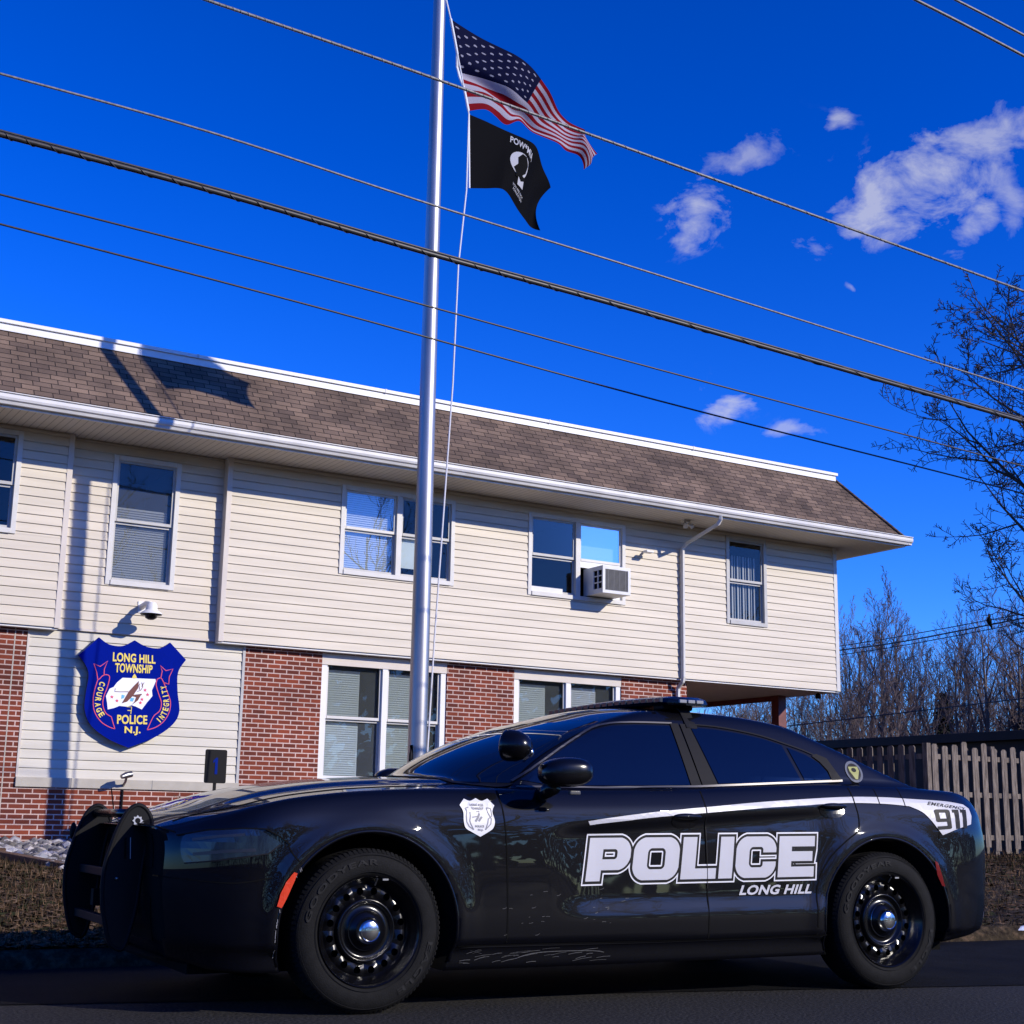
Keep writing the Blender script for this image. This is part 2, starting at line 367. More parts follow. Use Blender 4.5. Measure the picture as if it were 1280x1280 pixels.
# river stones by the wall
rnd = random.Random(5); v = []; f = []; cols = []
ico = bmesh.new(); bmesh.ops.create_icosphere(ico, subdivisions=1, radius=1); iv = [q.co.copy() for q in ico.verts]; ifc = [tuple(w.index for w in q.verts) for q in ico.faces]; ico.free()
for i in range(3300):
    y = 20.04-rnd.random()**1.3*5; x = 4.12+(19.9-y)*-.02+rnd.random()**1.2*6.0
    if x < 4.35 and y > 19.7: continue
    r = .030+.055*rnd.random()**2; z = terr(x, y)+r*.3+rnd.random()*.03+max(0, (y-18.6))*.04; k = len(v); rz = rnd.random()*6; sx = 1+rnd.random()*.7; sz = .5+rnd.random()*.4
    for q in iv:
        jj = 1+(rnd.random()-.5)*.3; X = q.x*sx*jj; Y = q.y*jj
        v.append((x+r*(X*cos(rz)-Y*sin(rz)), y+r*(X*sin(rz)+Y*cos(rz)), z+r*q.z*sz*jj))
    g = .1+.4*rnd.random()**1.5; w = rnd.random()*.12; c = (g*(1+w), g, g*(1-w), 1)
    for t in ifc: f.append(tuple(k+a for a in t)); cols.append(c)
me = bpy.data.meshes.new('stones'); me.from_pydata(v, [], f); color_attr(me, cols)
tag(link(me, 'river_stones', 'pebble', smooth=False), 'grey and tan river stones in the bed under the brick wall', 'gravel', kind='stuff')
mb = MB(); mb.box((-1.2, -.07, -.06), (1.25, .07, .07))
o = mb.build('landscape_timber', 'timber', bevel=.012); o.location = (4.02, 16.55, terr(4, 16.5)+.02); o.rotation_euler = (R(0), R(1.5), R(-86))
tag(o, 'brown timber edging holding back the river stones', 'timber edging')
mb = MB(); mb.box((-1.6, -.07, -.06), (1.6, .07, .07))
o = mb.build('landscape_timber', 'timber', bevel=.012); o.location = (2.4, 17.85, terr(3, 17.9)+.03); o.rotation_euler = (0, 0, R(-3))
tag(o, 'brown timber lying parallel to the wall at the left edge of the photo', 'timber edging')

# snow remnants on the kerb
def snow(name, x, y, rx, ry, h, rz, label, seed):
    r_ = random.Random(seed); mb = MB(); vs = [(0, 0, h)]; fs = []
    N = 22
    for k, q in enumerate((.35, .7, 1.0)):
        for j in range(N):
            a = 2*pi*j/N; w = q*(1+.22*sin(3*a+seed)+.12*sin(5*a+2*seed)+.08*r_.random()); vs.append((rx*w*cos(a), ry*w*sin(a), h*(1-q**2)*(.8+.4*r_.random())-.01))
    for j in range(N): fs.append((0, 1+j, 1+(j+1) % N))
    for k in range(2):
        for j in range(N): a = 1+k*N+j; b = 1+k*N+(j+1) % N; fs.append((a, a+N, b+N, b))
    o = mb.add(vs, fs).build('snow_patch', 'snow', smooth=True); o.location = (x, y, terr(x, y)); o.rotation_euler = (0, 0, rz)
    tag(o, label, 'snow patch')
snow('s', 1.60, 8.55, .30, .16, .05, -.2, 'small bluish snow patch on the kerb at the left edge', 2)
p = at(1190, 1178, 2, .10); snow('s', 8.45, 8.18, .42, .22, .07, -.05, 'low heap of old snow right behind the car', 4)
snow('s', 10.1, 8.1, .30, .12, .05, -.05, 'thin strip of snow on the kerb at the right edge', 6)

# ------------------------------------------------------------------ building
YO, YW, YL = 19.95, 20.10, 20.12
ZB = 3.34; ZS = 6.07; Z0 = .30
bld = empty('police_station', (12, 22, .3), 0, 'two storey station with cream siding above red brick and a brown shingled mansard roof', 'building')
BO = Vector((12, 22, .3))
def bpart(mb, name, mats, parent=None, smooth=False, sharp=None, bevel=None, uv=None, fixn=True, org=None, label=None):
    """building part: mesh given in world metres, parented to the station (or to one of its parts)"""
    me = mb.mesh(name, fixn)
    if uv: planar_uv(me, uv)
    o = link(me, name, mats, None, smooth)
    if sharp: me.set_sharp_from_angle(angle=R(sharp))
    if bevel:
        b = o.modifiers.new('bevel', 'BEVEL'); b.width = bevel; b.segments = 2; b.limit_method = 'ANGLE'
    keep(o, parent if parent else bld)
    if label: o['label'] = label
    return o
def keep(o, parent):
    """parent without moving (parents here are only translated / rotated about z)"""
    o.parent = parent
    pm = Matrix.Identity(4); q = parent; chain = []
    while q: chain.append(q); q = q.parent
    for q in reversed(chain):
        pm = pm@(q.matrix_parent_inverse@q.matrix_basis)
    o.matrix_parent_inverse = pm.inverted()
def siding(mb, x0, x1, z0, z1, y, holes, exp_=.127, lip=.019, yb=None):
    zs = [z0]; 
    while zs[-1]+exp_ < z1-.01: zs.append(zs[-1]+exp_)
    zs.append(z1)
    for a, b in zip(zs[:-1], zs[1:]):
        cuts = sorted({a, b}|{h for H_ in holes for h in (H_[2], H_[3]) if a+1e-4 < h < b-1e-4})
        for c, d in zip(cuts[:-1], cuts[1:]):
            iv_ = [(x0, x1)]; mid = (c+d)/2
            for (hx0, hx1, hz0, hz1) in holes:
                if hz0 < mid < hz1:
                    nv = []
                    for (p, q) in iv_:
                        if hx1 <= p or hx0 >= q: nv.append((p, q)); continue
                        if hx0 > p: nv.append((p, hx0))
                        if hx1 < q: nv.append((hx1, q))
                    iv_ = nv
            def yy(z): t = (z-a)/exp_; return y-lip*(1-t) if t > .0 else y-lip
            for (p, q) in iv_:
                ya, yb_ = yy(c), yy(d)
                # dutch lap: small cove at the top of each course
                if d == b and (b-c) > .03:
                    zc = b-.028; mb.add([(p, ya, c), (q, ya, c), (q, yy(zc)-.004, zc), (p, yy(zc)-.004, zc), (q, y+.001, b), (p, y+.001, b)], [(0, 1, 2, 3), (3, 2, 4, 5)])
                else: mb.add([(p, ya, c), (q, ya, c), (q, yb_, d), (p, yb_, d)], [(0, 1, 2, 3)])
                if c == a: mb.add([(p, y+.002, a), (q, y+.002, a), (q, y-lip, a), (p, y-lip, a)], [(0, 1, 2, 3)])
def wallrect(mb, x0, x1, z0, z1, y, holes, thick=.12):
    xs_ = sorted({x0, x1}|{h for H_ in holes for h in H_[:2] if x0 < h < x1}); zs_ = sorted({z0, z1}|{h for H_ in holes for h in H_[2:] if z0 < h < z1})
    for a, b in zip(xs_[:-1], xs_[1:]):
        for c, d in zip(zs_[:-1], zs_[1:]):
            mx_, mz_ = (a+b)/2, (c+d)/2
            if any(H_[0] < mx_ < H_[1] and H_[2] < mz_ < H_[3] for H_ in holes): continue
            mb.add([(a, y, c), (b, y, c), (b, y, d), (a, y, d)], [(0, 1, 2, 3)])
    for (a, b, c, d) in holes:
        mb.add([(a, y, c), (a, y+thick, c), (a, y+thick, d), (a, y, d), (b, y, c), (b, y+thick, c), (b, y+thick, d), (b, y, d)], [(0, 1, 2, 3), (4, 7, 6, 5), (0, 4, 5, 1), (3, 2, 6, 7)])
# openings (x0,x1,z0,z1)
W0 = (3.22, 4.25, 4.56, 6.0); W1 = (5.555, 6.55, 4.02, 5.90); W2 = (9.06, 11.07, 4.51, 5.91); W3 = (12.47, 14.45, 4.51, 5.91); W4 = (16.695, 17.65, 4.39, 6.01)
W5 = (8.93, 11.09, 1.29, 3.30); W6 = (12.34, 14.49, 1.29, 3.30)
mb = MB(); siding(mb, -8, 4.87, ZB, ZS, YO, [W0]); bpart(mb, 'siding', 'siding', fixn=False)
mb = MB(); siding(mb, 4.95, 7.23, ZB+.03, ZS, YW, [W1]); bpart(mb, 'siding', 'siding', fixn=False)
mb = MB(); siding(mb, 7.29, 19.33, ZB, ZS, YO, [W2, W3, W4]); bpart(mb, 'siding', 'siding', fixn=False)
mb = MB(); siding(mb, 4.60, 7.66, 1.33, ZB+.03, YL, [], .125); bpart(mb, 'siding', 'siding_low', fixn=False)
mb = MB(); siding(mb, -34, -20.0, ZB, ZS, -19.40, []); o = None
# right side wall and underside of the overhang
mb = MB()
for k in range(22):
    z = ZB+k*.127; z2 = min(z+.127, ZS)
    if z >= ZS: break
    mb.add([(19.413, YO+.01, z), (19.413, 31, z), (19.40, 31, z2), (19.40, YO+.01, z2)], [(0, 1, 2, 3)])
bpart(mb, 'siding', 'siding', fixn=False)
mb = MB(); mb.box((15.9, YO+.01, ZB-.03), (19.40, 31, ZB-.003)); mb.box((7.22, YO+.01, ZB-.03), (15.9, YW+.2, ZB-.003)); mb.box((-8, YO+.01, ZB-.03), (4.93, YW+.2, ZB-.003))
bpart(mb, 'underside', 'white')
# corner trims
mb = MB(); mb.box((4.87, YO-.022, ZB-.01), (4.95, YW+.05, ZS)); bpart(mb, 'corner_trim', 'trimcream', bevel=.004)
mb = MB(); mb.box((7.21, YO-.022, ZB-.01), (7.29, YW+.05, ZS)); bpart(mb, 'corner_trim', 'trimcream', bevel=.004)
mb = MB(); mb.box((19.33, YO-.022, ZB-.01), (19.42, YO+.08, ZS)); bpart(mb, 'corner_trim', 'whitegrey', bevel=.004)
mb = MB(); mb.box((7.66, YL-.03, 1.33), (7.70, YL+.03, ZB)); bpart(mb, 'corner_trim', 'sash')
mb = MB(); mb.box((4.57, YL-.03, 1.33), (4.60, YL+.03, ZB)); bpart(mb, 'corner_trim', 'trimcream')
mb = MB(); mb.box((4.57, YW-.03, ZB-.005), (7.21, YW+.01, ZB+.028)); bpart(mb, 'drip_ledge', 'trimcream')
# brick
mb = MB(); wallrect(mb, -8, 4.57, Z0, ZB-.01, YW, []); wallrect(mb, 4.57, 7.70, Z0, 1.20, YW, []); wallrect(mb, 7.70, 15.9, Z0, ZB-.01, YW, [W5, W6], .14)
mb.add([(15.9, YW, Z0), (15.9, 31, Z0), (15.9, 31, ZB-.01), (15.9, YW, ZB-.01), (-8, YW, Z0), (-8, 31, Z0), (-8, 31, ZS), (-8, YW, ZS)], [(0, 1, 2, 3), (4, 7, 6, 5)])
mb.box((-8, 31, Z0), (19.4, 31.1, ZS))
bpart(mb, 'brick_wall', 'brick', uv='wall', fixn=False)
mb = MB(); mb.box((4.57, YW-.035, 1.20), (7.70, YW+.05, 1.33)); bpart(mb, 'stone_sill', 'coping', bevel=.006)
for x in (5.3, 6.42): bpart(MB().box((x, YW-.037, 1.20), (x+.008, YW-.034, 1.33)), 'sill_joint', 'acgrill')
mb = MB(); mb.box((-8, YW-.02, .22), (7.72, YW+.05, .395)); bpart(mb, 'foundation', 'coping')
mb = MB(); mb.box((4.40, YW-.003, .40), (4.415, YW+.01, 3.33)); bpart(mb, 'brick_joint', 'coping')

# windows ---------------------------------------------------------
def blind_mb(x0, x1, z0, z1, y, n_, tilt=.011):
    mb = MB()
    for k in range(n_):
        z = z0+(z1-z0)*(k+.5)/n_; h = (z1-z0)/n_*.50
        mb.add([(x0, y-tilt, z-h), (x1, y-tilt, z-h), (x1, y+tilt, z+h), (x0, y+tilt, z+h)], [(0, 1, 2, 3)])
    return mb
m = bpy.data.materials.new('insect_screen'); m.use_nodes = True; n = m.node_tree; n.nodes.remove(n.nodes['Principled BSDF']); o_m = n.nodes['Material Output']
df = n.nodes.new('ShaderNodeBsdfDiffuse'); df.inputs[0].default_value = (.30, .31, .31, 1); tr_ = n.nodes.new('ShaderNodeBsdfTransparent'); mx = n.nodes.new('ShaderNodeMixShader'); mx.inputs[0].default_value = .42
tc = n.nodes.new('ShaderNodeTexCoord'); ns = n.nodes.new('ShaderNodeTexNoise'); ns.inputs['Scale'].default_value = 2.5; ns.inputs['Detail'].default_value = 3; mr_ = n.nodes.new('ShaderNodeMapRange'); mr_.inputs['To Min'].default_value = .2; mr_.inputs['To Max'].default_value = .32
n.links.new(tc.outputs['Object'], ns.inputs['Vector']); n.links.new(ns.outputs[0], mr_.inputs[0]); n.links.new(mr_.outputs[0], mx.inputs[0])
n.links.new(tr_.outputs[0], mx.inputs[1]); n.links.new(df.outputs[0], mx.inputs[2]); n.links.new(mx.outputs[0], o_m.inputs[0]); M['screen'] = m
def window(W, y, kind, n_=1, label=None, depth=.06, casing=.07, cz=None, header=0):
    x0, x1, z0, z1 = W
    mb = MB(); c = casing; yf = y-.03; yb = y+depth
    mb.box((x0, yf, z0), (x0+c, yb, z1)); mb.box((x1-c, yf, z0), (x1, yb, z1)); mb.box((x0+c, yf, z1-c), (x1-c, yb, z1)); mb.box((x0+c, yf-.015, z0), (x1-c, yb, z0+c))
    fr = bpart(mb, 'window', kind.get('frame', 'whitegrey'), bevel=.004, label=label)
    if header:
        bpart(MB().box((x0+.0, y-.045, z1-header), (x1, yf-.002, z1)), 'header', kind.get('head', 'trimcream'), fr)
    ins = []
    W_ = (x1-x0-2*c); mw = .07 if n_ == 2 else 0
    if n_ == 2:
        xm = (x0+x1)/2; bpart(MB().box((xm-mw/2-.01, yf-.004, z0+c+.002), (xm+mw/2+.01, yb, z1-c-.002)), 'mullion', kind.get('frame', 'whitegrey'), fr)
        ins = [(x0+c, xm-mw/2-.01), (xm+mw/2+.01, x1-c)]
    else: ins = [(x0+c, x1-c)]
    zt, zb = z1-c, z0+c; zm = zb+(zt-zb)*.5
    if cz: zm = zb+(zt-zb)*cz
    for k, (a, b) in enumerate(ins):
        opt = kind['lites'][k]
        # lower sash recessed, upper sash proud
        for (c0, c1, yy_, nm) in ((zm-.02, zt, y+.005, 'upper_sash'), (zb, zm-.02, y+.035, 'lower_sash')):
            if nm == 'lower_sash' and opt.get('ac'): continue
            s_ = .035; mb = MB()
            mb.box((a, yy_, c0), (a+s_, yy_+.025, c1)); mb.box((b-s_, yy_, c0), (b, yy_+.025, c1)); mb.box((a+s_, yy_, c1-s_), (b-s_, yy_+.025, c1)); mb.box((a+s_, yy_-.006, c0), (b-s_, yy_+.025, c0+s_+.008))
            sh = bpart(mb, nm, 'whitegrey' if nm == 'upper_sash' and opt.get('lt') else kind.get('sash', 'sash'), fr)
            g = MB().add([(a+s_, yy_+.012, c0+s_), (b-s_, yy_+.012, c0+s_), (b-s_, yy_+.012, c1-s_), (a+s_, yy_+.012, c1-s_)], [(0, 1, 2, 3)])
            bpart(g, 'pane', opt.get('glass', 'glass'), fr)
        if opt.get('screen'): bpart(MB().add([(a+.004, y+.068, zb), (b-.004, y+.068, zb), (b-.004, y+.068, zt), (a+.004, y+.068, zt)], [(0, 1, 2, 3)]), 'insect_screen', 'screen', fr)
        # room recess
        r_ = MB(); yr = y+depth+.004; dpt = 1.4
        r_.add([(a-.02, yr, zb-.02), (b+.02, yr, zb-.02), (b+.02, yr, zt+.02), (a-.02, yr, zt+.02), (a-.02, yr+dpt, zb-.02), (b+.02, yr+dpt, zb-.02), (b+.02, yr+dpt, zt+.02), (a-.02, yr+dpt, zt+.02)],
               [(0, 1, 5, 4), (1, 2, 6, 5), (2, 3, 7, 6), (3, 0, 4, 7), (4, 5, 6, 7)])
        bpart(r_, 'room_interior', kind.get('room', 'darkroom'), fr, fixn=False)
        bl = opt.get('blind')
        if bl:
            t_, bz0, bz1, bx1 = bl; yb_ = y+depth+.05
            xx1 = a+(b-a)*bx1; z_0 = zb+(zt-zb)*bz0; z_1 = zb+(zt-zb)*bz1
            if t_ == 'h': bpart(blind_mb(a+.02, xx1, z_0, z_1, yb_, max(4, int((z_1-z_0)/.034))), 'blind', opt.get('bm', 'blind'), fr, fixn=False)
            elif t_ == 's': bpart(MB().add([(a+.02, yb_, z_0), (xx1, yb_, z_0), (xx1, yb_, z_1), (a+.02, yb_, z_1)], [(0, 1, 2, 3)]), 'shade', opt.get('bm', 'blind'), fr)
            elif t_ == 'v':
                mv = MB(); N = 11
                for i in range(N):
                    xx = a+.03+(xx1-a-.03)*i/N; w = (xx1-a)/N*.8
                    mv.add([(xx, yb_, z_0), (xx+w, yb_+.02+.02*(i % 2), z_0), (xx+w, yb_+.02+.02*(i % 2), z_1), (xx, yb_, z_1)], [(0, 1, 2, 3)])
                bpart(mv, 'vertical_blind', 'curtain', fr, fixn=False)
        if opt.get('ledge'): bpart(MB().box((a+.01, y+.0, zb), (a+(b-a)*.72, y+.03, zb+.09)), 'sill_board', 'acwhite', fr)
    return fr
window(W0, YO, {'lites': [{'blind': ('h', 0, .5, .6)}]}, 1, 'upper window cut by the left edge of the photo', cz=.48)
window(W1, YW, {'lites': [{'screen': 1, 'glass': 'glass', 'blind': ('h', .0, .62, .93), 'bm': 'curtain'}]}, 1, 'tall single upper window above the shield sign', cz=.5)
window(W2, YO, {'lites': [{'glass': 'glassm', 'blind': ('h', .0, 1, .97), 'bm': 'blindw', 'lt': 1}, {'blind': ('s', .12, .55, .7)}]}, 2, 'double upper window with white blinds behind the flagpole', cz=.53)
w3 = window(W3, YO, {'lites': [{'glass': 'glass', 'ledge': 1}, {'glass': 'glassr', 'ac': 1, 'lt': 1, 'blind': ('s', .5, 1, .98)}]}, 2, 'double upper window with an air conditioner in its right half', cz=.5)
window(W4, YO, {'lites': [{'blind': ('v', 0, .82, .92)}], 'frame': 'sash'}, 1, 'narrow upper window with vertical blinds near the right corner', cz=.5)
BLH = {'screen': 1, 'blind': ('h', .02, .93, .66), 'bm': 'blind', 'lt': 1, 'glass': 'glass', 'ledge': 1}
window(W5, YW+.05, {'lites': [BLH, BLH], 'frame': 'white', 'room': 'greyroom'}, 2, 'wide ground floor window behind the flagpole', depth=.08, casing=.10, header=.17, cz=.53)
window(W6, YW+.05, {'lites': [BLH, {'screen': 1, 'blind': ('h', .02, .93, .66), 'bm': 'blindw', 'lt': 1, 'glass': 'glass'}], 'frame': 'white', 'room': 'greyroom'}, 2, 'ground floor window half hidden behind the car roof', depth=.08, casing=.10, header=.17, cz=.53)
# ac filler panel part of window
bpart(MB().box((13.53, YO+.01, 5.08), (14.38, YO+.04, 5.19)).box((14.20, YO+.01, 4.59), (14.38, YO+.035, 5.08)), 'filler_panel', 'acwhite', w3)

# roof
ZG = 6.22
mb = MB(); e0 = (-8.9, 19.0, ZG-.03); 
mb.add([(-8.9, 19.02, ZG-.02), (20.33, 19.02, ZG-.02), (19.40, 19.94, 7.42), (-8.0, 19.94, 7.42)], [(0, 1, 2, 3)])
mb.add([(20.33, 19.02, ZG-.02), (20.33, 32, ZG-.02), (19.40, 31, 7.42), (19.40, 19.94, 7.42)], [(0, 1, 2, 3)])
mb.add([(-8.9, 19.02, ZG-.02), (-8.0, 19.94, 7.42), (-8.0, 31, 7.42), (-8.9, 32, ZG-.02)], [(0, 1, 2, 3)])
mb.add([(-8.0, 19.96, 7.40), (19.38, 19.96, 7.40), (19.38, 31, 7.40), (-8.0, 31, 7.40)], [(0, 1, 2, 3)])
bpart(mb, 'roof', 'shingle', uv='roof', fixn=False)
mb = MB(); mb.box((-8.05, 19.88, 7.37), (19.42, 20.0, 7.475)); mb.box((-8.06, 19.85, 7.475), (19.45, 20.05, 7.53)); mb.box((19.34, 20.0, 7.38), (19.42, 31, 7.47)); mb.box((19.32, 20.05, 7.475), (19.45, 31, 7.53))
bpart(mb, 'parapet_trim', 'white', bevel=.005)
for x in (3.5, 6.6, 9.7, 12.8, 15.9): bpart(MB().box((x, 19.845, 7.472), (x+.03, 20.055, 7.534)), 'trim_joint', 'whitegrey')
# hip ridge cap
mb = MB(); mb.tube([(20.34, 19.01, ZG), (19.41, 19.93, 7.43)], .025, 6); bpart(mb, 'hip_cap', 'shingle', uv='roof')
# soffit with grooves, fascia, gutter
m, n, b = nodes('soffit_grooved'); setp(b, Roughness=.6); b.inputs['Base Color'].default_value = (.62, .56, .48, 1)
tc = n.nodes.new('ShaderNodeTexCoord'); sx_ = n.nodes.new('ShaderNodeSeparateXYZ'); n.links.new(tc.outputs['Object'], sx_.inputs[0])
md = n.nodes.new('ShaderNodeMath'); md.operation = 'MODULO'; md.inputs[1].default_value = .1; ad = n.nodes.new('ShaderNodeMath'); ad.operation = 'ADD'; ad.inputs[1].default_value = 100; n.links.new(sx_.outputs[0], ad.inputs[0]); n.links.new(ad.outputs[0], md.inputs[0])
lt = n.nodes.new('ShaderNodeMath'); lt.operation = 'LESS_THAN'; lt.inputs[1].default_value = .012; n.links.new(md.outputs[0], lt.inputs[0])
mx = n.nodes.new('ShaderNodeMixRGB'); n.links.new(lt.outputs[0], mx.inputs[0]); mx.inputs[1].default_value = (.66, .60, .52, 1); mx.inputs[2].default_value = (.36, .32, .27, 1); n.links.new(mx.outputs[0], b.inputs['Base Color'])
M['groove'] = m
mb = MB(); mb.box((-8.9, 19.06, ZS), (20.30, YO-.0, ZS+.02)); mb.box((-8, YO, ZS), (19.40, YW+.2, ZS+.02)); mb.box((19.40, YO, ZS), (20.30, 31.9, ZS+.02))
bpart(mb, 'soffit', 'groove')
mb = MB(); mb.box((-8.9, 19.03, ZS-.015), (20.33, 19.06, ZG-.03)); mb.box((20.30, 19.06, ZS-.015), (20.33, 31.9, ZG-.03)); bpart(mb, 'fascia', 'white')
prof = [(19.03, 6.085), (18.96, 6.085), (18.945, 6.12), (18.92, 6.135), (18.91, 6.165), (18.91, 6.205), (18.925, 6.215), (18.925, 6.225), (18.90, 6.225), (18.90, 6.235), (18.935, 6.235), (18.94, 6.15), (18.97, 6.11), (19.03, 6.11)]
mb = MB()
for X in (-8.95, 20.42):
    for (y, z) in prof: mb.v.append((X, y, z))
k = len(prof)
for i in range(k): j = (i+1) % k; mb.f.append((i, j, j+k, i+k)); mb.m.append(0)
mb.f.append(tuple(range(k))); mb.m.append(0); mb.f.append(tuple(range(2*k-1, k-1, -1))); mb.m.append(0)
bpart(mb, 'gutter', 'gutter')
mb = MB(); mb.box((20.335, 18.95, 6.09), (20.42, 31.9, 6.23)); bpart(mb, 'gutter', 'gutter')
# downspout
mb = MB(); xp = 15.68
mb.tube([(15.80, 18.99, 6.12), (15.80, 18.99, 6.02), (15.78, 19.03, 5.95), (15.70, 19.80, 5.72), (15.66, 19.88, 5.62), (15.66, 19.885, 3.36), (15.66, 19.90, 3.28), (15.66, 20.03, 3.18), (15.66, 20.04, 3.08), (15.66, 20.04, .5)], .042, 4, ph=pi/4)
bpart(mb, 'downspout', 'whitegrey', bevel=.008)
# carport post and beam
mb = MB(); mb.box((18.92, 21.1, terr(18.9, 21.1)-.1), (19.12, 21.3, 3.305)); bpart(mb, 'post', 'redpost', bevel=.006)
mb = MB(); mb.box((18.95, 21.3, 3.22), (19.09, 23.6, 3.305)); bpart(mb, 'beam', 'redpost')
mb = MB(); mb.lathe([(.001, 0), (.05, 0), (.055, .04), (.04, .09), (.001, .11)], (19.1, 20.2, 3.20), 'Z', 16); bpart(mb, 'soffit_lamp', 'black', smooth=True)

# air conditioner (own thing) -------------------------------------
ac = empty('air_conditioner', (13.95, 19.7, 4.6), 0, 'white window air conditioner jutting out of the upper window', 'air conditioner')
ax0, ax1, ay0, ay1, az0, az1 = 13.64, 14.21, 19.45, 20.02, 4.60, 5.06
mb = MB(); t_ = .02
mb.box((ax0, ay0, az1-t_), (ax1, ay1, az1)); mb.box((ax0, ay0, az0), (ax1, ay1, az0+t_)); mb.box((ax1-t_, ay0, az0+t_), (ax1, ay1, az1-t_))
mb.box((ax0, ay0, az0+t_), (ax0+t_, ay0+.03, az1-t_)); mb.box((ax0, ay0+.27, az0+t_), (ax0+t_, ay1, az1-t_)); mb.box((ax0, ay0+.03, az1-t_-.05), (ax0+t_, ay0+.27, az1-t_)); mb.box((ax0, ay0+.03, az0+t_), (ax0+t_, ay0+.27, az0+t_+.06))
mb.box((ax0+.003, ay0+.14, az0+t_+.06), (ax0+t_, ay0+.165, az1-t_-.05))
for z in (.175, .285): mb.box((ax0+.004, ay0+.03, az0+z), (ax0+t_, ay0+.27, az0+z+.018))
for x0_, x1_ in ((ax0+t_, ax0+.05), (ax1-.05, ax1-t_)): mb.box((x0_, ay0, az0+t_), (x1_, ay0+.02, az1-t_))
mb.box((ax0+.05, ay0, az1-.055), (ax1-.05, ay0+.02, az1-t_)); mb.box((ax0+.05, ay0, az0+t_), (ax1-.05, ay0+.02, az0+.05))
o = mb.build('casing', 'acwhite'); keep(o, ac)
o = MB().box((ax0+.03, ay0+.05, az0+.03), (ax1-.03, ay1, az1-.03)).build('condenser', 'black'); keep(o, ac)
mb = MB()
for k in range(19): z = az0+.058+k*.0185; mb.box((ax0+.05, ay0+.006, z), (ax1-.05, ay0+.03, z+.008))
for k in range(4): x = ax0+.05+(k+.5)*.1175; mb.box((x, ay0+.003, az0+.05), (x+.007, ay0+.010, az1-.055))
o = mb.build('grille', 'acgrill'); keep(o, ac)

# dome camera and its bracket --------------------------------------
def thing_mesh(root, mb, name, mats, **k):
    o = mb.build(name, mats, **k); keep(o, root); return o
sc = empty('security_camera', (6.07, 20.05, 3.6), 0, 'white dome security camera on a bracket above the shield sign', 'security camera')
cx_, cy_, cz_ = 6.13, 19.70, 3.60
thing_mesh(sc, MB().tube([(6.10, 20.09, 3.74), (6.11, 19.88, 3.77), (6.125, 19.74, 3.74)], [.045, .04, .045], 12).box((6.05, 20.07, 3.66), (6.17, 20.095, 3.82)), 'bracket', 'white', smooth=True, sharp=40)
thing_mesh(sc, MB().lathe([(.001, .17), (.05, .165), (.075, .13), (.085, .06), (.15, .015), (.155, 0), (.001, 0)], (cx_, cy_, cz_), 'Z', 28), 'housing', 'white', smooth=True, sharp=40)
thing_mesh(sc, MB().lathe([(.145, 0), (.145, -.012), (.085, -.02), (.08, -.05), (.04, -.075), (.001, -.08)], (cx_, cy_, cz_-.002), 'Z', 28), 'dome', 'blackgloss', smooth=True)
# small camera right of the double window
c2 = empty('camera_bracket', (14.83, 19.9, 5.46), 0, 'small white flood camera on the siding between window and downspout', 'wall camera')
thing_mesh(c2, MB().tube([(14.86, 19.94, 5.50), (14.84, 19.83, 5.47)], .022, 8), 'bracket', 'white')
thing_mesh(c2, MB().box((14.74, 19.70, 5.44), (14.90, 19.83, 5.48)), 'housing', 'white', bevel=.012)
# floodlights under the eave by the downspout
c3 = empty('eave_floodlight', (15.6, 19.4, 5.9), 0, 'small twin floodlight under the eave beside the downspout', 'floodlight')
thing_mesh(c3, MB().box((15.42, 19.52, 6.03), (15.56, 19.62, 6.07)), 'mount', 'whitegrey')
thing_mesh(c3, MB().tube([(15.46, 19.56, 6.03), (15.44, 19.5, 5.94)], [.02, .05], 12), 'lamp_head', 'whitegrey')
thing_mesh(c3, MB().tube([(15.54, 19.57, 6.03), (15.60, 19.5, 5.95)], [.02, .05], 12), 'lamp_head', 'whitegrey')
# gooseneck sign light
g1 = empty('sign_light', (6.0, 19.95, 1.4), 0, 'small grey sign light on a bent arm below the shield sign', 'sign light')
thing_mesh(g1, MB().tube([(6.02, 20.09, 1.24), (6.01, 19.95, 1.30), (5.99, 19.84, 1.38)], .018, 8), 'arm', 'steel', smooth=True)
thing_mesh(g1, MB().tube([(5.90, 19.78, 1.36), (5.97, 19.80, 1.385), (6.05, 19.82, 1.40)], [.03, .045, .04], 12), 'lamp_head', 'steel', smooth=True, sharp=50)
thing_mesh(g1, MB().tube([(6.02, 20.085, 1.22), (6.02, 20.08, .45)], .016, 8), 'conduit', 'black')

# shield sign ------------------------------------------------------
YS = 19.99
def q7(zx, zy): p = at(80+zx/7.111, 780+zy/7.111, 1, YS); return (p.x, p.z)
def smooth_poly(pts, closed=True, sub=6, corners=()):
    out = []; n_ = len(pts)
    for i in range(n_ if closed else n_-1):
        p0 = pts[(i-1) % n_] if (closed or i > 0) else pts[i]; p1 = pts[i]; p2 = pts[(i+1) % n_]; p3 = pts[(i+2) % n_] if (closed or i+2 < n_) else p2
        if i in corners: p0 = p1
        if (i+1) % n_ in corners: p3 = p2
        for k in range(sub):
            t = k/sub; t2 = t*t; t3 = t2*t
            out.append(tuple(.5*((2*p1[c])+(-p0[c]+p2[c])*t+(2*p0[c]-5*p1[c]+4*p2[c]-p3[c])*t2+(-p0[c]+3*p1[c]-3*p2[c]+p3[c])*t3) for c in (0, 1)))
    if not closed: out.append(pts[-1])
    return out
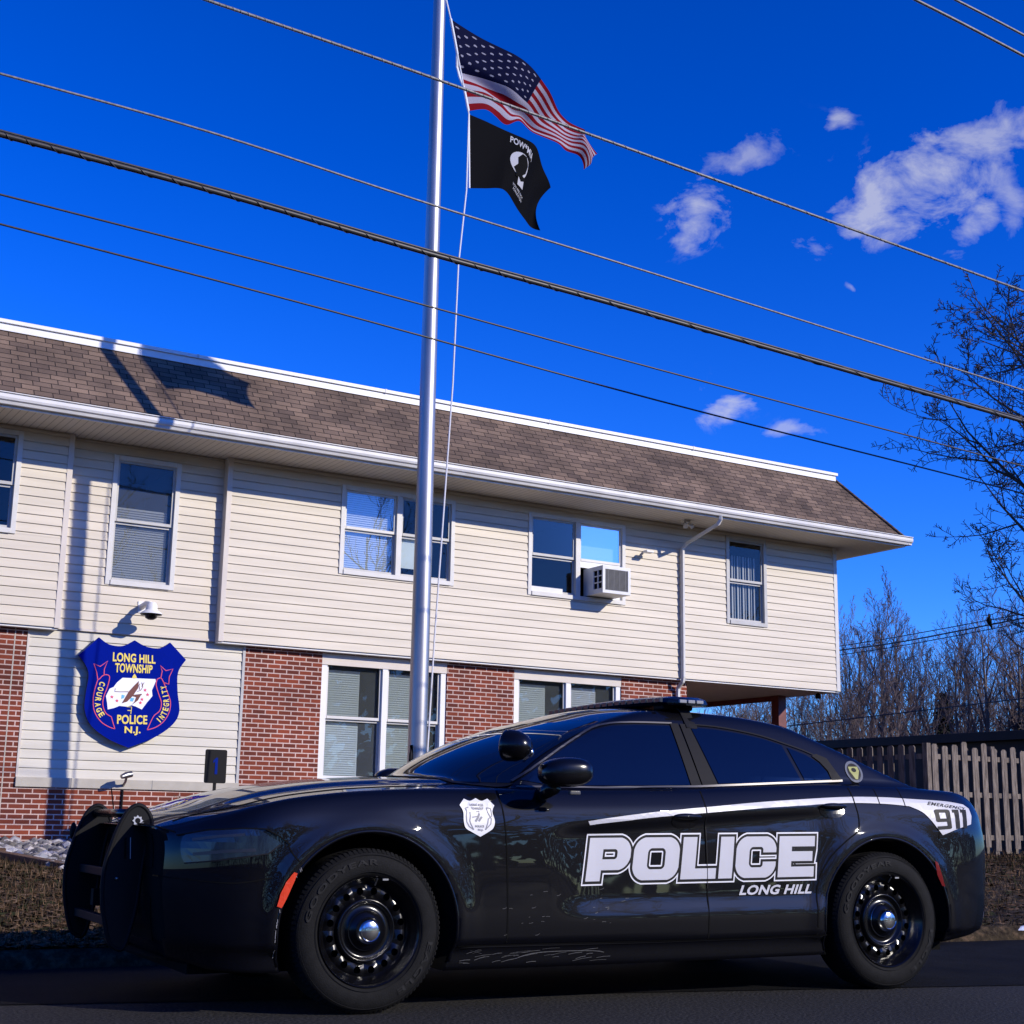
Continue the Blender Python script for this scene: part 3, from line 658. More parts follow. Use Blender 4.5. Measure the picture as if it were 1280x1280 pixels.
shp = [(312, 118), (400, 180), (520, 195), (630, 145), (730, 200), (850, 215), (945, 165), (1085, 318), (1015, 430), (1010, 600), (1025, 780), (960, 900), (800, 1010), (570, 1100), (390, 1020), (240, 900), (185, 770), (190, 640), (218, 460), (195, 370), (130, 275)]
shp = smooth_poly(shp, corners=(0, 3, 6, 7, 13, 20))
shield = empty('shield_sign', (6.03, YS, 1.76), 0, 'large blue shield shaped police sign with gold lettering on the siding', 'wall sign')
thing_mesh(shield, MB().prism([q7(*p) for p in shp], YS, YS+.05, 0, 1), 'panel', ['signblue', 'signedge'])
def strip(mb, pts, w, y, closed=False, mi=0):
    """flat stroke along pts in (x,z) at depth y"""
    n_ = len(pts); L = []; Rr = []
    for i in range(n_):
        a = pts[(i-1) % n_] if closed or i > 0 else pts[i]; b = pts[(i+1) % n_] if closed or i < n_-1 else pts[i]
        dx, dz = b[0]-a[0], b[1]-a[1]; l = sqrt(dx*dx+dz*dz) or 1; nx, nz = -dz/l*w/2, dx/l*w/2
        L.append((pts[i][0]+nx, y, pts[i][1]+nz)); Rr.append((pts[i][0]-nx, y, pts[i][1]-nz))
    k = len(mb.v); mb.v += L+Rr
    for i in range(n_ if closed else n_-1): j = (i+1) % n_; mb.f.append((k+i, k+j, k+n_+j, k+n_+i)); mb.m.append(mi)
    return mb
def poly2(mb, pts, y, mi=0):
    tri = geometry.tessellate_polygon([[Vector((a, b, 0)) for a, b in pts]]); return mb.add([(a, y, b) for a, b in pts], [tuple(t) for t in tri], mi)
def text_mesh(s, off=0, spacing=1.0, res=4, align='LEFT'):
    c = bpy.data.curves.new('t', 'FONT'); c.body = s; c.size = 1; c.offset = off; c.space_character = spacing; c.resolution_u = res; c.align_x = 'LEFT'
    o = bpy.data.objects.new('t', c); COL.objects.link(o); dg = bpy.context.evaluated_depsgraph_get(); dg.update()
    me = bpy.data.meshes.new_from_object(o.evaluated_get(dg)); bpy.data.objects.remove(o); bpy.data.curves.remove(c)
    vs_ = [(q.co.x, q.co.y) for q in me.vertices]; fs_ = [tuple(p.vertices) for p in me.polygons]; bpy.data.meshes.remove(me)
    x0 = min(a for a, b in vs_); x1 = max(a for a, b in vs_); y0 = min(b for a, b in vs_); y1 = max(b for a, b in vs_)
    return [((a-x0)/(x1-x0), (b-y0)/(y1-y0)) for a, b in vs_], fs_
def put_text(mb, s, corners, y, off=.02, spacing=1.05, mi=0, xf=q7):
    """corners: bl, br, tr, tl in sign pixels"""
    vs_, fs_ = text_mesh(s, off, spacing); bl, br, tr, tl = [xf(*c) for c in corners]; out = []
    for a, b in vs_:
        p = [(bl[i]*(1-a)+br[i]*a)*(1-b)+(tl[i]*(1-a)+tr[i]*a)*b for i in (0, 1)]; out.append((p[0], y, p[1]))
    mb.add(out, fs_, mi)
for w_, c4_ in (('LONG HILL', [(432, 332), (812, 355), (812, 280), (436, 250)]), ('TOWNSHIP', [(452, 430), (782, 440), (788, 366), (456, 346)]), ('POLICE', [(470, 888), (738, 893), (740, 812), (472, 806)]), ('N.J.', [(536, 988), (678, 990), (682, 912), (538, 908)])):
    mb = MB(); put_text(mb, w_, c4_, YS-.006, off=.03); thing_mesh(shield, mb, 'lettering', 'gold')
def arc_text(mb, s, path, h, y, flip=False):
    # letters along a path given in sign px
    n_ = len(s); L = [0]
    for a, b in zip(path[:-1], path[1:]): L.append(L[-1]+sqrt((a[0]-b[0])**2+(a[1]-b[1])**2))
    def P(t):
        d = t*L[-1]
        for i in range(len(L)-1):
            if d <= L[i+1] or i == len(L)-2:
                q = (d-L[i])/(L[i+1]-L[i]); a, b = path[i], path[i+1]; return (a[0]+(b[0]-a[0])*q, a[1]+(b[1]-a[1])*q), ((b[0]-a[0])/(L[i+1]-L[i]), (b[1]-a[1])/(L[i+1]-L[i]))
    for i, ch in enumerate(s):
        (px_, py_), (tx, ty) = P((i+.5)/n_); w = L[-1]/n_*(.36 if ch != 'I' else .12); hx, hy = ty, -tx
        hh = h/2
        c = [(px_-tx*w-hx*hh, py_-ty*w-hy*hh), (px_+tx*w-hx*hh, py_+ty*w-hy*hh), (px_+tx*w+hx*hh, py_+ty*w+hy*hh), (px_-tx*w+hx*hh, py_-ty*w+hy*hh)]
        put_text(mb, ch, c, y, off=.03)
mb = MB()
arc_text(mb, 'COURAGE', smooth_poly([(345, 510), (318, 600), (300, 690), (308, 760), (345, 825)], False), 52, YS-.006)
thing_mesh(shield, mb, 'lettering', 'gold'); mb = MB()
arc_text(mb, 'INTEGRITY', smooth_poly([(828, 870), (880, 810), (905, 740), (905, 660), (880, 545)], False), 52, YS-.006)
thing_mesh(shield, mb, 'lettering', 'gold')
mb = MB(); W_ = .011
def st(pts, closed=False, sm=True, w=W_, y=YS-.005):
    pp = smooth_poly(pts, closed, 5) if sm else pts
    strip(mb, [q7(*p) for p in pp], w, y, closed)
st([(300, 495), (318, 485), (340, 462), (370, 450), (400, 460), (403, 490), (385, 560), (352, 650), (345, 720), (370, 790), (420, 825)])
st([(300, 495), (268, 600), (258, 700), (275, 790), (330, 870), (400, 915), (452, 932)])
st([(420, 825), (435, 880), (452, 932)], sm=False); st([(300, 495), (290, 430), (265, 352), (320, 378), (388, 330), (358, 400), (355, 452)], sm=False)
thing_mesh(shield, mb, 'ribbon_outline', 'pink'); mb = MB()
st([(828, 490), (860, 480), (885, 520), (915, 600), (945, 690), (935, 780), (890, 860), (820, 915), (738, 942)])
st([(828, 490), (818, 540), (840, 620), (865, 700), (850, 770), (800, 815), (770, 870), (738, 942)])
st([(860, 480), (872, 420), (855, 370), (905, 415), (968, 400), (935, 470), (930, 535), (885, 520)], sm=False)
thing_mesh(shield, mb, 'ribbon_outline', 'pink')
mb = MB(); state = [(520, 478), (812, 490), (815, 510), (780, 590), (785, 640), (735, 700), (690, 760), (640, 735), (600, 722), (560, 735), (490, 728), (450, 745), (388, 760), (382, 700), (372, 640), (405, 575), (440, 560), (470, 520)]
poly2(mb, [q7(*p) for p in state], YS-.005); thing_mesh(shield, mb, 'map_outline', 'signwhite')
mb = MB()
poly2(mb, [q7(*p) for p in [(665, 505), (658, 570), (610, 640), (560, 690), (512, 705), (545, 650), (575, 600), (620, 550)]], YS-.009)
poly2(mb, [q7(*p) for p in [(690, 620), (655, 680), (600, 720), (625, 690), (640, 650), (600, 640), (600, 632)]], YS-.0095)
for pts in ([(455, 572), (450, 600), (500, 603), (560, 602), (600, 610)], [(650, 600), (680, 590), (700, 560), (690, 520)], [(690, 555), (712, 520)], [(672, 585), (665, 545), (675, 530)]):
    strip(mb, [q7(*p) for p in pts], .008, YS-.0093)
strip(mb, [q7(*p) for p in [(630, 640), (690, 628)]], .012, YS-.0091)
thing_mesh(shield, mb, 'feather_emblem', 'brown')
mb = MB()
for pts in ([(512, 628), (540, 635), (530, 660), (508, 665)], [(592, 655), (625, 660), (610, 690), (585, 685)]):
    mb = MB(); poly2(mb, [q7(*p) for p in pts], YS-.008); thing_mesh(shield, mb, 'water_emblem', 'skyblue')
def star(cx, cy, r, xf, y, mb, mi=0, n_=5, inner=.42, rot=0):
    pts = [(cx+(r if k % 2 == 0 else r*inner)*sin(pi*k/n_+rot), cy-(r if k % 2 == 0 else r*inner)*cos(pi*k/n_+rot)) for k in range(2*n_)]
    poly2(mb, [xf(*p) for p in pts], y, mi)
for c in ((425, 648), (470, 682), (720, 588), (742, 628), (692, 670), (678, 700)):
    mb = MB(); star(*c, 18, q7, YS-.0088, mb); thing_mesh(shield, mb, 'star', 'pink')
mb = MB(); star(625, 468, 26, q7, YS-.0085, mb, n_=3, inner=.6); st_ = [(556, 735), (598, 740), (590, 768), (562, 768)]
strip(mb, [q7(*p) for p in [(556, 735), (600, 738), (592, 800)]], .01, YS-.0085); strip(mb, [q7(*p) for p in [(562, 768), (594, 770)]], .01, YS-.0084)
thing_mesh(shield, mb, 'arrow_emblem', 'gold')

# parking space sign "1" -------------------------------------------
sp = empty('space_sign', (6.68, 18.2, .4), 0, 'small black number 1 sign on a thin post in front of the wall', 'sign')
xa, xb, za, zb_ = 6.50, 6.795, 1.275, 1.705
def rrect(x0, x1, z0, z1, r, n_=4):
    out = []
    for (cx, cz, a0) in ((x1-r, z0+r, -pi/2), (x1-r, z1-r, 0), (x0+r, z1-r, pi/2), (x0+r, z0+r, pi)):
        for k in range(n_+1): a = a0+pi/2*k/n_; out.append((cx+r*cos(a), cz+r*sin(a)))
    return out
thing_mesh(sp, MB().prism(rrect(xa, xb, za, zb_, .025), 18.19, 18.196), 'sign_plate', 'black')
mb = MB(); poly2(mb, [(6.61+a*.065, 1.39+b*.21) for a, b in [(.42, 0), (.95, 0), (.95, 1), (.55, 1), (0, .80), (0, .66), (.42, .78)]], 18.186); thing_mesh(sp, mb, 'number', 'numblue')
thing_mesh(sp, MB().box((6.635, 18.20, .25), (6.672, 18.225, 1.60)), 'post', 'black')

# ------------------------------------------------------------------ flagpole
PY = 15.46
FP = Vector((at(522.5, 900, 1, PY).x, PY, 0))
fp = empty('flagpole', (FP.x, FP.y, terr(FP.x, FP.y)), 0, 'tall brushed aluminium flagpole standing before the building', 'flagpole')
zt_ = 15.5
thing_mesh(fp, MB().tube([(FP.x, FP.y, .25), (FP.x, FP.y, 1.2), (FP.x, FP.y, 3.0), (FP.x, FP.y, 8.0), (FP.x, FP.y, zt_)], [.116, .114, .112, .094, .066], 40), 'pole', 'alu', smooth=True, sharp=60)
thing_mesh(fp, MB().ell((FP.x, FP.y, zt_+.1), (.11, .11, .11)), 'finial', 'chrome', smooth=True)
thing_mesh(fp, MB().lathe([(.26, .3), (.25, .36), (.15, .42), (.125, .5)], (FP.x, FP.y, 0), 'Z', 32), 'base_collar', 'alu', smooth=True)
def on16(x, y, Y=PY-.02): p = at(x, y, 1, Y); return p
ha = on16(558, 0); hb = on16(564, 26); hc = on16(586, 142); hd = on16(583, 238); he = on16(573, 330); hf = on16(566, 480); hg = on16(556, 620); hh = on16(543, 800); hi = on16(533, 960)
mb = MB(); topr = Vector((FP.x+.11, PY-.1, 14.8))
pts = [topr, (ha+topr*0), hb, hc, hd, he, hf, hg, hh, hi]
mb.tube([tuple(p) for p in pts], .011, 6); thing_mesh(fp, mb, 'halyard', 'rope')
thing_mesh(fp, MB().tube([(FP.x-.13, PY-.1, 1.35), (FP.x-.17, PY-.16, 1.5), (FP.x-.16, PY-.15, 1.62), (FP.x-.13, PY-.1, 1.72), (FP.x-.15, PY-.17, 1.5), (FP.x-.12, PY-.12, 1.3)], .02, 6), 'cleat_rope', 'black', smooth=True)

# flags ---------------------------------------------------------------
def crv(pts, t):
    n_ = len(pts)-1; x = min(max(t, 0), 1)*n_; i = min(int(x), n_-1); t = x-i
    p0, p1, p2, p3 = pts[max(i-1, 0)], pts[i], pts[i+1], pts[min(i+2, n_)]
    return tuple(.5*((2*p1[c])+(-p0[c]+p2[c])*t+(2*p0[c]-5*p1[c]+4*p2[c]-p3[c])*t*t+(-p0[c]+3*p1[c]-3*p2[c]+p3[c])*t**3) for c in range(len(p1)))
def fl(z): p = at(520+z[0]/4.2667, z[1]/4.2667, 1, PY); return (p.x, p.z)
ust = [fl(p) for p in [(185, 100), (335, 180), (485, 268), (605, 360), (700, 470), (770, 560), (850, 605), (925, 662), (915, 700), (985, 805)]]
usb = [fl(p) for p in [(280, 592), (360, 588), (430, 620), (505, 650), (590, 622), (660, 690), (740, 755), (800, 790), (890, 815), (938, 882)]]
pwt = [fl(p) for p in [(282, 608), (390, 640), (500, 690), (600, 745), (660, 800), (710, 890), (765, 970)]]
pwb = [fl(p) for p in [(285, 1003), (370, 1003), (455, 1012), (530, 1070), (600, 1140), (650, 1180), (692, 1212)]]
def us_pos(s, t, off=0):
    a = crv(ust, s); b = crv(usb, s); x = a[0]*(1-t)+b[0]*t; z = a[1]*(1-t)+b[1]*t
    d = .10*min(1, s*4)*sin(9.5*s+2.6*t+1.2)+.05*s*sin(21*s-3*t)+.14*exp(-((t-.55-.5*s)/.10)**2)*exp(-((s-.20)/.30)**2)
    return Vector((x+.02*sin(8*t+9*s)*s, PY+d+.15*s+off, z))
def pw_pos(s, t, off=0):
    a = crv(pwt, s); b = crv(pwb, s); b = (b[0], b[1])
    x = a[0]*(1-t)+b[0]*t; z = a[1]*(1-t)+b[1]*t
    # right edge is notched: the lower fly corner hangs, upper corner juts
    k = max(0, s-.55)/.45; q = 4*t*(1-t); x -= .12*k*q
    d = .07*min(1, s*3)*sin(7.0*s+1.8*t+.6)+.02*s*sin(19*s+4*t)
    return Vector((x, PY+d+.15*s+off, z))
def flag_grid(pos, colf, nu, nv):
    v = []; f = []; cols = []
    for i in range(nu+1):
        for j in range(nv+1): v.append(tuple(pos(i/nu, j/nv)))
    for i in range(nu):
        for j in range(nv):
            a = i*(nv+1)+j; f.append((a, a+1, a+nv+2, a+nv+1)); cols.append((*colf((i+.5)/nu, (j+.5)/nv), 1))
    me = bpy.data.meshes.new('flag'); me.from_pydata(v, [], f); color_attr(me, cols)
    for p in me.polygons: p.use_smooth = True
    return me
RED, WHT, BLU = (.20, .006, .011), (.38, .35, .40), (.004, .005, .026)
def uscol(s, t):
    if s < .40 and t < 7/13:
        cu, cv = s/.40*12, t/(7/13)*10; i, j = round(cu), round(cv)
        if 1 <= i <= 11 and 1 <= j <= 9 and (i+j) % 2 == 0 and ((cu-i)*.64)**2+((cv-j)*.76)**2 < .026: return (.30, .29, .34)
        return BLU
    return RED if int(t*13) % 2 == 0 else WHT
o = link(flag_grid(us_pos, uscol, 300, 156), 'flag', 'flag'); o.name = 'national_flag'
us = empty('flag', tuple(hb), 0, 'stars and stripes flag streaming from the upper part of the halyard', 'flag'); o.name = 'cloth'; keep(o, us)
thing_mesh(us, MB().tube([us_pos(0, k/8) for k in range(9)], .018, 6), 'hoist_band', 'signwhite')
pw = empty('flag', tuple(hc), 0, 'black prisoner of war flag flying below the striped flag', 'flag')
o = link(flag_grid(pw_pos, lambda s, t: (.0045, .0045, .0055), 90, 60), 'cloth', 'flag'); keep(o, pw)
thing_mesh(pw, MB().tube([pw_pos(0, k/8) for k in range(9)], .012, 6), 'hoist_band', 'signwhite')
# emblem and words carried by both faces of the cloth
mw, mk = MB(), MB()
def fpoly(mb, pts, off):
    tri_mesh(mb, [pts], lambda a, b: pw_pos(.36+(a-.47)*.88, b, off), .03)
def tri_mesh(mb, loops, f3, grid=None, mi=0, tris=None, verts=None):
    """tessellate 2D loops (outer + holes), cut along a grid, map through f3"""
    bm = bmesh.new()
    if verts is None:
        flat = []; 
        for lp in loops:
            q = []
            for a, b in lp:
                if not q or (a-q[-1][0])**2+(b-q[-1][1])**2 > 1e-9: q.append((a, b))
            if (q[0][0]-q[-1][0])**2+(q[0][1]-q[-1][1])**2 < 1e-9: q.pop()
            bv = [bm.verts.new((a, b, 0)) for a, b in q]; flat += [v_.co.copy() for v_ in bv]
            for i in range(len(bv)): bm.edges.new((bv[i-1], bv[i]))
        bmesh.ops.triangle_fill(bm, use_beauty=True, use_dissolve=False, edges=bm.edges[:])
    else:
        flat = [Vector((a, b, 0)) for a, b in verts]
        bv = [bm.verts.new(p) for p in flat]
        for t in tris:
            try: bm.faces.new([bv[i] for i in t])
            except ValueError: pass
    if grid:
        xs_ = [p.x for p in flat]; ys_ = [p.y for p in flat]
        for ax, lo, hi in ((0, min(xs_), max(xs_)), (1, min(ys_), max(ys_))):
            k = math.floor(lo/grid)+1
            while k*grid < hi:
                co = [0, 0, 0]; co[ax] = k*grid; no = [0, 0, 0]; no[ax] = 1
                bmesh.ops.bisect_plane(bm, geom=bm.verts[:]+bm.edges[:]+bm.faces[:], plane_co=co, plane_no=no); k += 1
    bm.verts.index_update(); vs2 = [tuple(f3(q.co.x, q.co.y)) for q in bm.verts]; fs2 = [tuple(w.index for w in q.verts) for q in bm.faces]
    mb.add(vs2, fs2, mi); bm.free()
def fell(cx, cy, rx, ry, n_=26, a0=0, a1=2*pi): return [(cx+rx*cos(a0+(a1-a0)*k/n_), cy+ry*sin(a0+(a1-a0)*k/n_)) for k in range(n_)]
for sgn in (-1, 1):
    o_ = .006*sgn
    vs_, fs_ = text_mesh('POW*MIA', .02, 1.05)
    tri_mesh(mw, None, lambda a, b: pw_pos(.36+(a-.47)*.88, b, o_*1.5), .03, tris=fs_, verts=[(.47+a*.27, .17-b*.115+.10*a*a) for a, b in vs_])
    fpoly(mw, fell(.60, .44, .115, .185), o_)
    fpoly(mk, [(.60, .27), (.65, .28), (.70, .38), (.69, .50), (.655, .56), (.65, .66), (.57, .66), (.56, .60), (.53, .55), (.57, .46), (.56, .36)], o_*1.6)
    fpoly(mk, [(.60, .58), (.70, .57), (.73, .66), (.56, .66)], o_*1.7)
    fpoly(mw, [(.60, .64), (.645, .67), (.69, .62), (.71, .72), (.61, .75)], o_*2.2)
    vs_, fs_ = text_mesh('YOU ARE NOT', .01, 1.0); tri_mesh(mw, None, lambda a, b: pw_pos(.36+(a-.47)*.88, b, o_*1.5), .03, tris=fs_, verts=[(.55+a*.20, .82-b*.035) for a, b in vs_])
    vs_, fs_ = text_mesh('FORGOTTEN', .01, 1.0); tri_mesh(mw, None, lambda a, b: pw_pos(.36+(a-.47)*.88, b, o_*1.5), .03, tris=fs_, verts=[(.57+a*.17, .875-b*.035) for a, b in vs_])
M['clothwhite'] = mat('cloth_white', (.42, .42, .44), .9, spec=.05)
o = mw.build('emblem', 'clothwhite', fixn=False); keep(o, pw); o = mk.build('silhouette', 'blackmat', fixn=False); keep(o, pw)

# ------------------------------------------------------------------ utility wires
def wire(px, Y, r, mt, label, n_=24, twist=False, sag=.02):
    pts = [at(x, y, 1, Y) for x, y in px]; a, b = pts[0], pts[-1]
    d = (b-a); P = [(p.x, p.z) for p in pts]
    # extend both ends straight along the wire's own direction
    P0 = (P[0][0]-(P[1][0]-P[0][0])*6, P[0][1]-(P[1][1]-P[0][1])*6); P1 = (P[-1][0]+(P[-1][0]-P[-2][0])*3, P[-1][1]+(P[-1][1]-P[-2][1])*3)
    path = [(P0[0], Y, P0[1])]
    for k in range(n_+1): q = crv(P, k/n_); path.append((q[0], Y, q[1]))
    path.append((P1[0], Y, P1[1]))
    mb = MB()
    if twist:
        mb.tube(path, r, 8)
        # lashing wound round the bundle
        hel = []; L = 0; 
        A = Vector(path[1]); B = Vector(path[-2]); N = 900; d = (B-A).normalized(); sd = d.orthogonal().normalized(); sd2 = d.cross(sd)
        for k in range(N+1):
            t = k/N; q = crv(P, t); c = Vector((q[0], Y, q[1])); ph = k*twist; hel.append(tuple(c+sd*(r*1.05*cos(ph))+sd2*(r*1.05*sin(ph))))
        mb.tube(hel, r*.16, 4)
        if r > .02: mb.tube([(a[0], a[1], a[2]+r*1.35) for a in path], r*.42, 6)
    else: mb.tube(path, r, 8)
    o = mb.build('power_line', mt, smooth=True); tag(o, label, 'overhead cable', 'overhead cables crossing the sky')
wire([(258, 0), (520, 90), (820, 198), (1280, 364)], 9.6, .0125, 'cablegrey', 'twisted grey cable passing in front of the striped flag', twist=.5)
wire([(0, 92), (265, 166), (520, 249.6), (820, 343), (1280, 488)], 9.8, .0095, 'cablegrey', 'thin pale cable directly below the black flag')
wire([(0, 168), (270, 240), (540, 318), (820, 395), (1280, 527)], 9.4, .021, 'cable', 'thickest black cable bundle across the middle of the sky', twist=.22)
wire([(0, 243), (400, 346), (820, 461), (1130, 543), (1280, 583)], 10.2, .0085, 'cable', 'upper of the two thinnest wires above the roof')
wire([(0, 280), (400, 385), (820, 500), (1135, 580), (1280, 617)], 10.2, .0085, 'cable', 'lowest thin wire closest above the roof')
wire([(1145, 0), (1210, 33), (1280, 70)], 8.2, .014, 'cablegrey', 'lower of the two wires in the top right corner')
wire([(1195, 0), (1240, 23), (1280, 44)], 8.0, .012, 'cablegrey', 'upper of the two wires in the top right corner')
def wireD(px, Ds, r, label):
    P = [atD(x, y, D) for (x, y), D in zip(px, Ds)]; P = [P[0]+(P[0]-P[1])*1.5]+P+[P[-1]+(P[-1]-P[-2])*1.0]
    path = [crv([tuple(p) for p in P], k/30) for k in range(31)]
    o = MB().tube(path, r, 6).build('power_line', 'cable'); tag(o, label, 'overhead cable', 'distant cables before the woods'); return o
wireD([(1048, 808), (1128, 795), (1280, 767)], [56, 53, 47], .016, 'top strand of the distant cables over the bare woods')
wireD([(1048, 813), (1128, 802), (1280, 772.6)], [56, 53, 47], .024, 'middle strand of the distant cables, carrying the dark bird')
wireD([(1048, 819), (1128, 807), (1280, 778.5)], [56, 53, 47], .016, 'lowest strand of the distant triple cables')
wireD([(989, 907), (1128, 891), (1280, 873)], [50, 47, 43], .018, 'single dark cable crossing low in front of the woods')
# the bird on the wires
bp_ = atD(1240, 779, 48.3); bd = MB(); ex = rt0; ez = Vector((0, 0, 1)); ey = fwd.cross(ez)
me_pts = [(0, .36, .01), (.015, .31, .05), (.03, .27, .055), (.02, .22, .045), (.0, .14, .085), (.01, .05, .09), (.045, -.05, .065), (.08, -.15, .035), (.10, -.26, .02)]
bd.tube([bp_+ex*(a-.10)*-1*-1+ez*b_*.9 for a, b_, c_ in me_pts], [c_*.9 for a, b_, c_ in me_pts], 10)
bd.tube([bp_+ex*(-.09)+ez*.26, bp_+ex*(-.17)+ez*.27], [.02, .003], 6)
o = bd.build('bird', 'blackmat', smooth=True); tag(o, 'dark bird perched on the distant cables at right', 'bird')
cx0 = o

# ------------------------------------------------------------------ fence, shed
fen = empty('board_fence', (20.1, 18.5, .3), 0, 'weathered grey shadowbox board fence behind the car at right', 'fence')
YF = 18.5; rnd = random.Random(11)
def picket(x0, y0, x1, y1, z0, z1, th=.02):
    mb = MB(); h = rnd.uniform(-.015, .015); dg = .03
    if abs(x1-x0) > abs(y1-y0): 
        c0, c1 = sorted((x0, x1)); pl_ = [(c0, z0), (c1, z0), (c1, z1-dg+h), (c1-dg, z1+h), (c0+dg, z1+h), (c0, z1-dg+h)]; mb.prism(pl_, y0, y0+th)
    else:
        c0, c1 = sorted((y0, y1)); pl_ = [(c0, z0), (c1, z0), (c1, z1-dg+h), (c1-dg, z1+h), (c0+dg, z1+h), (c0, z1-dg+h)]
        mb.prism(pl_, x0, x0+th); mb.v = [(b, a, c) for a, b, c in mb.v]
    return mb
x = 20.18
while x < 31:
    w = .145+rnd.uniform(-.008, .008); zb0 = terr(x, YF)+.08+rnd.uniform(-.01, .02)
    o = picket(x, YF-.04, x+w, YF-.04, zb0, 2.33).build('picket', 'wood'); o.rotation_euler = (0, rnd.uniform(-.004, .004), 0); keep(o, fen); x += .262
x = 20.18+.131
while x < 31:
    o = picket(x, YF+.06, x+.145, YF+.06, .42, 2.31).build('picket', 'wood'); keep(o, fen); x += .262
for z in (.66, 1.42, 2.08):
    o = MB().box((20.12, YF-.015, z), (31, YF+.055, z+.09)).build('rail', 'wood'); keep(o, fen)
for x in (20.06, 21.75, 24.2, 26.6, 29.0):
    o = MB().box((x, YF-.03, .1), (x+.10, YF+.08, 2.36)).build('post', 'wood', bevel=.005); keep(o, fen)
fen2 = empty('board_fence', (20.1, 20, .3), 0, 'shaded return of the board fence running back behind the car tail', 'fence')
y = 18.75
while y < 29:
    o = picket(20.05, y, 20.05, y+.145, .4, 2.33).build('picket', 'wood'); keep(o, fen2); y += .262
for z in (.66, 1.42, 2.08):
    o = MB().box((20.075, 18.6, z), (20.14, 29, z+.09)).build('rail', 'wood'); keep(o, fen2)
for y in (21.2, 23.6, 26, 28.4):
    o = MB().box((20.02, y, .1), (20.12, y+.1, 2.36)).build('post', 'wood', bevel=.005); keep(o, fen2)
shed = empty('long_shed', (30, 28, .3), 0, 'long dark flat roofed shed behind the board fence', 'shed')
mb = MB(); 
mb.box((27.0, 20.0, .3), (34, 42, 2.84)); o = mb.build('wall', 'shed'); keep(o, shed)
o = MB().box((26.85, 19.85, 2.84), (34.2, 42.2, 3.05)).build('roof', 'shed', bevel=.01); keep(o, shed)

# ------------------------------------------------------------------ trees
def tree_parts(seed, H_, r0, spread=.62, lv=4, kids=(9, 7, 6, 5), up=.12, lean=0, tmin=.0009, trunkfrac=.25, ang=(25, 60), lens=(.45, .5, .5, .5), nsplit=1):
    """returns (trunk MB, crown MB): bare branching tree"""
    r_ = random.Random(seed); T = MB(); C = MB()
    def grow(p, d, L, r, l):
        n_ = (8, 6, 5, 4, 3)[min(l, 4)]; pts = [p.copy()]; rs = [r]; q = p.copy(); dd = d.copy(); dirs = [dd.copy()]
        wob = (.05, .10, .12, .14, .15)[min(l, 4)]
        for i in range(n_):
            dd = (dd+Vector((r_.gauss(0, wob), r_.gauss(0, wob), r_.gauss(0, wob)+up*(.4 if l == 0 else 1)*(.9 if l < 3 else .5)))).normalized()
            q = q+dd*(L/n_); pts.append(q.copy()); rs.append(max(tmin, r*(1-(i+1)/n_)**.8 if l > 0 else r*(1-.82*(i+1)/n_))); dirs.append(dd.copy())
        (T if l == 0 else C).tube(pts, rs, (9, 6, 4, 3, 3)[min(l, 4)], cap=False)
        if l >= lv: return
        k = kids[l]
        for i in range(k):
            t = trunkfrac+(1-trunkfrac)*(i+.3+r_.random()*.5)/k if l == 0 else .12+.86*(i+r_.random()*.7)/k
            t = min(t, .99); x = t*n_; j = min(int(x), n_-1); pp = pts[j].lerp(pts[j+1], x-j); rr_ = rs[j]*(1-(x-j))+rs[j+1]*(x-j)
            a = R(r_.uniform(*ang)); az = r_.uniform(0, 2*pi) if l > 0 else i*2.4+r_.uniform(-.5, .5)
            o1 = dirs[j+1].orthogonal().normalized(); o2 = dirs[j+1].cross(o1)
            nd = (dirs[j+1]*cos(a)+(o1*cos(az)+o2*sin(az))*sin(a)).normalized()
            LL = L*lens[l]*(1.15-.65*t if l == 0 else 1.1-.6*t)*r_.uniform(.75, 1.2)
            grow(pp, nd, LL, max(tmin, min(rr_*.75, r*spread*.75)), l+1)
    grow(Vector((0, 0, -.2)), Vector((lean, 0, 1)).normalized(), H_, r0, 0)
    return T, C
protos = []
specs = [dict(seed=1, H_=11, r0=.15, kids=(11, 7, 6, 4), tmin=.0065, ang=(18, 42), lens=(.52, .45, .45, .4), up=.16),
         dict(seed=2, H_=9, r0=.11, kids=(10, 7, 6, 4), tmin=.0065, ang=(20, 45), lens=(.6, .45, .45, .4), up=.16, trunkfrac=.12),
         dict(seed=3, H_=12, r0=.18, kids=(10, 7, 6, 4), tmin=.0065, ang=(20, 50), lens=(.55, .5, .45, .4), up=.14, trunkfrac=.2),
         dict(seed=4, H_=7, r0=.07, kids=(12, 6, 5, 3), tmin=.0065, ang=(15, 38), lens=(.7, .45, .45, .4), up=.14, trunkfrac=.04)]
for s_ in specs:
    T, C = tree_parts(**s_); mt_ = T.mesh('trunk', False); mc_ = C.mesh('crown', False)
    for q in mt_.polygons: q.use_smooth = True
    mt_.materials.append(M['bark']); mc_.materials.append(M['twig']); protos.append((mt_, mc_))
def tree(kind, loc, rz, sc, label, group=None, name='bare_tree', cat='tree'):
    o = empty(name, loc, rz, label, cat, group); o.scale = sc if isinstance(sc, tuple) else (sc,)*3
    for me, nm in zip(protos[kind], ('trunk', 'crown')):
        c = bpy.data.objects.new(nm, me); COL.objects.link(c); c.parent = o
    return o
rnd = random.Random(21)
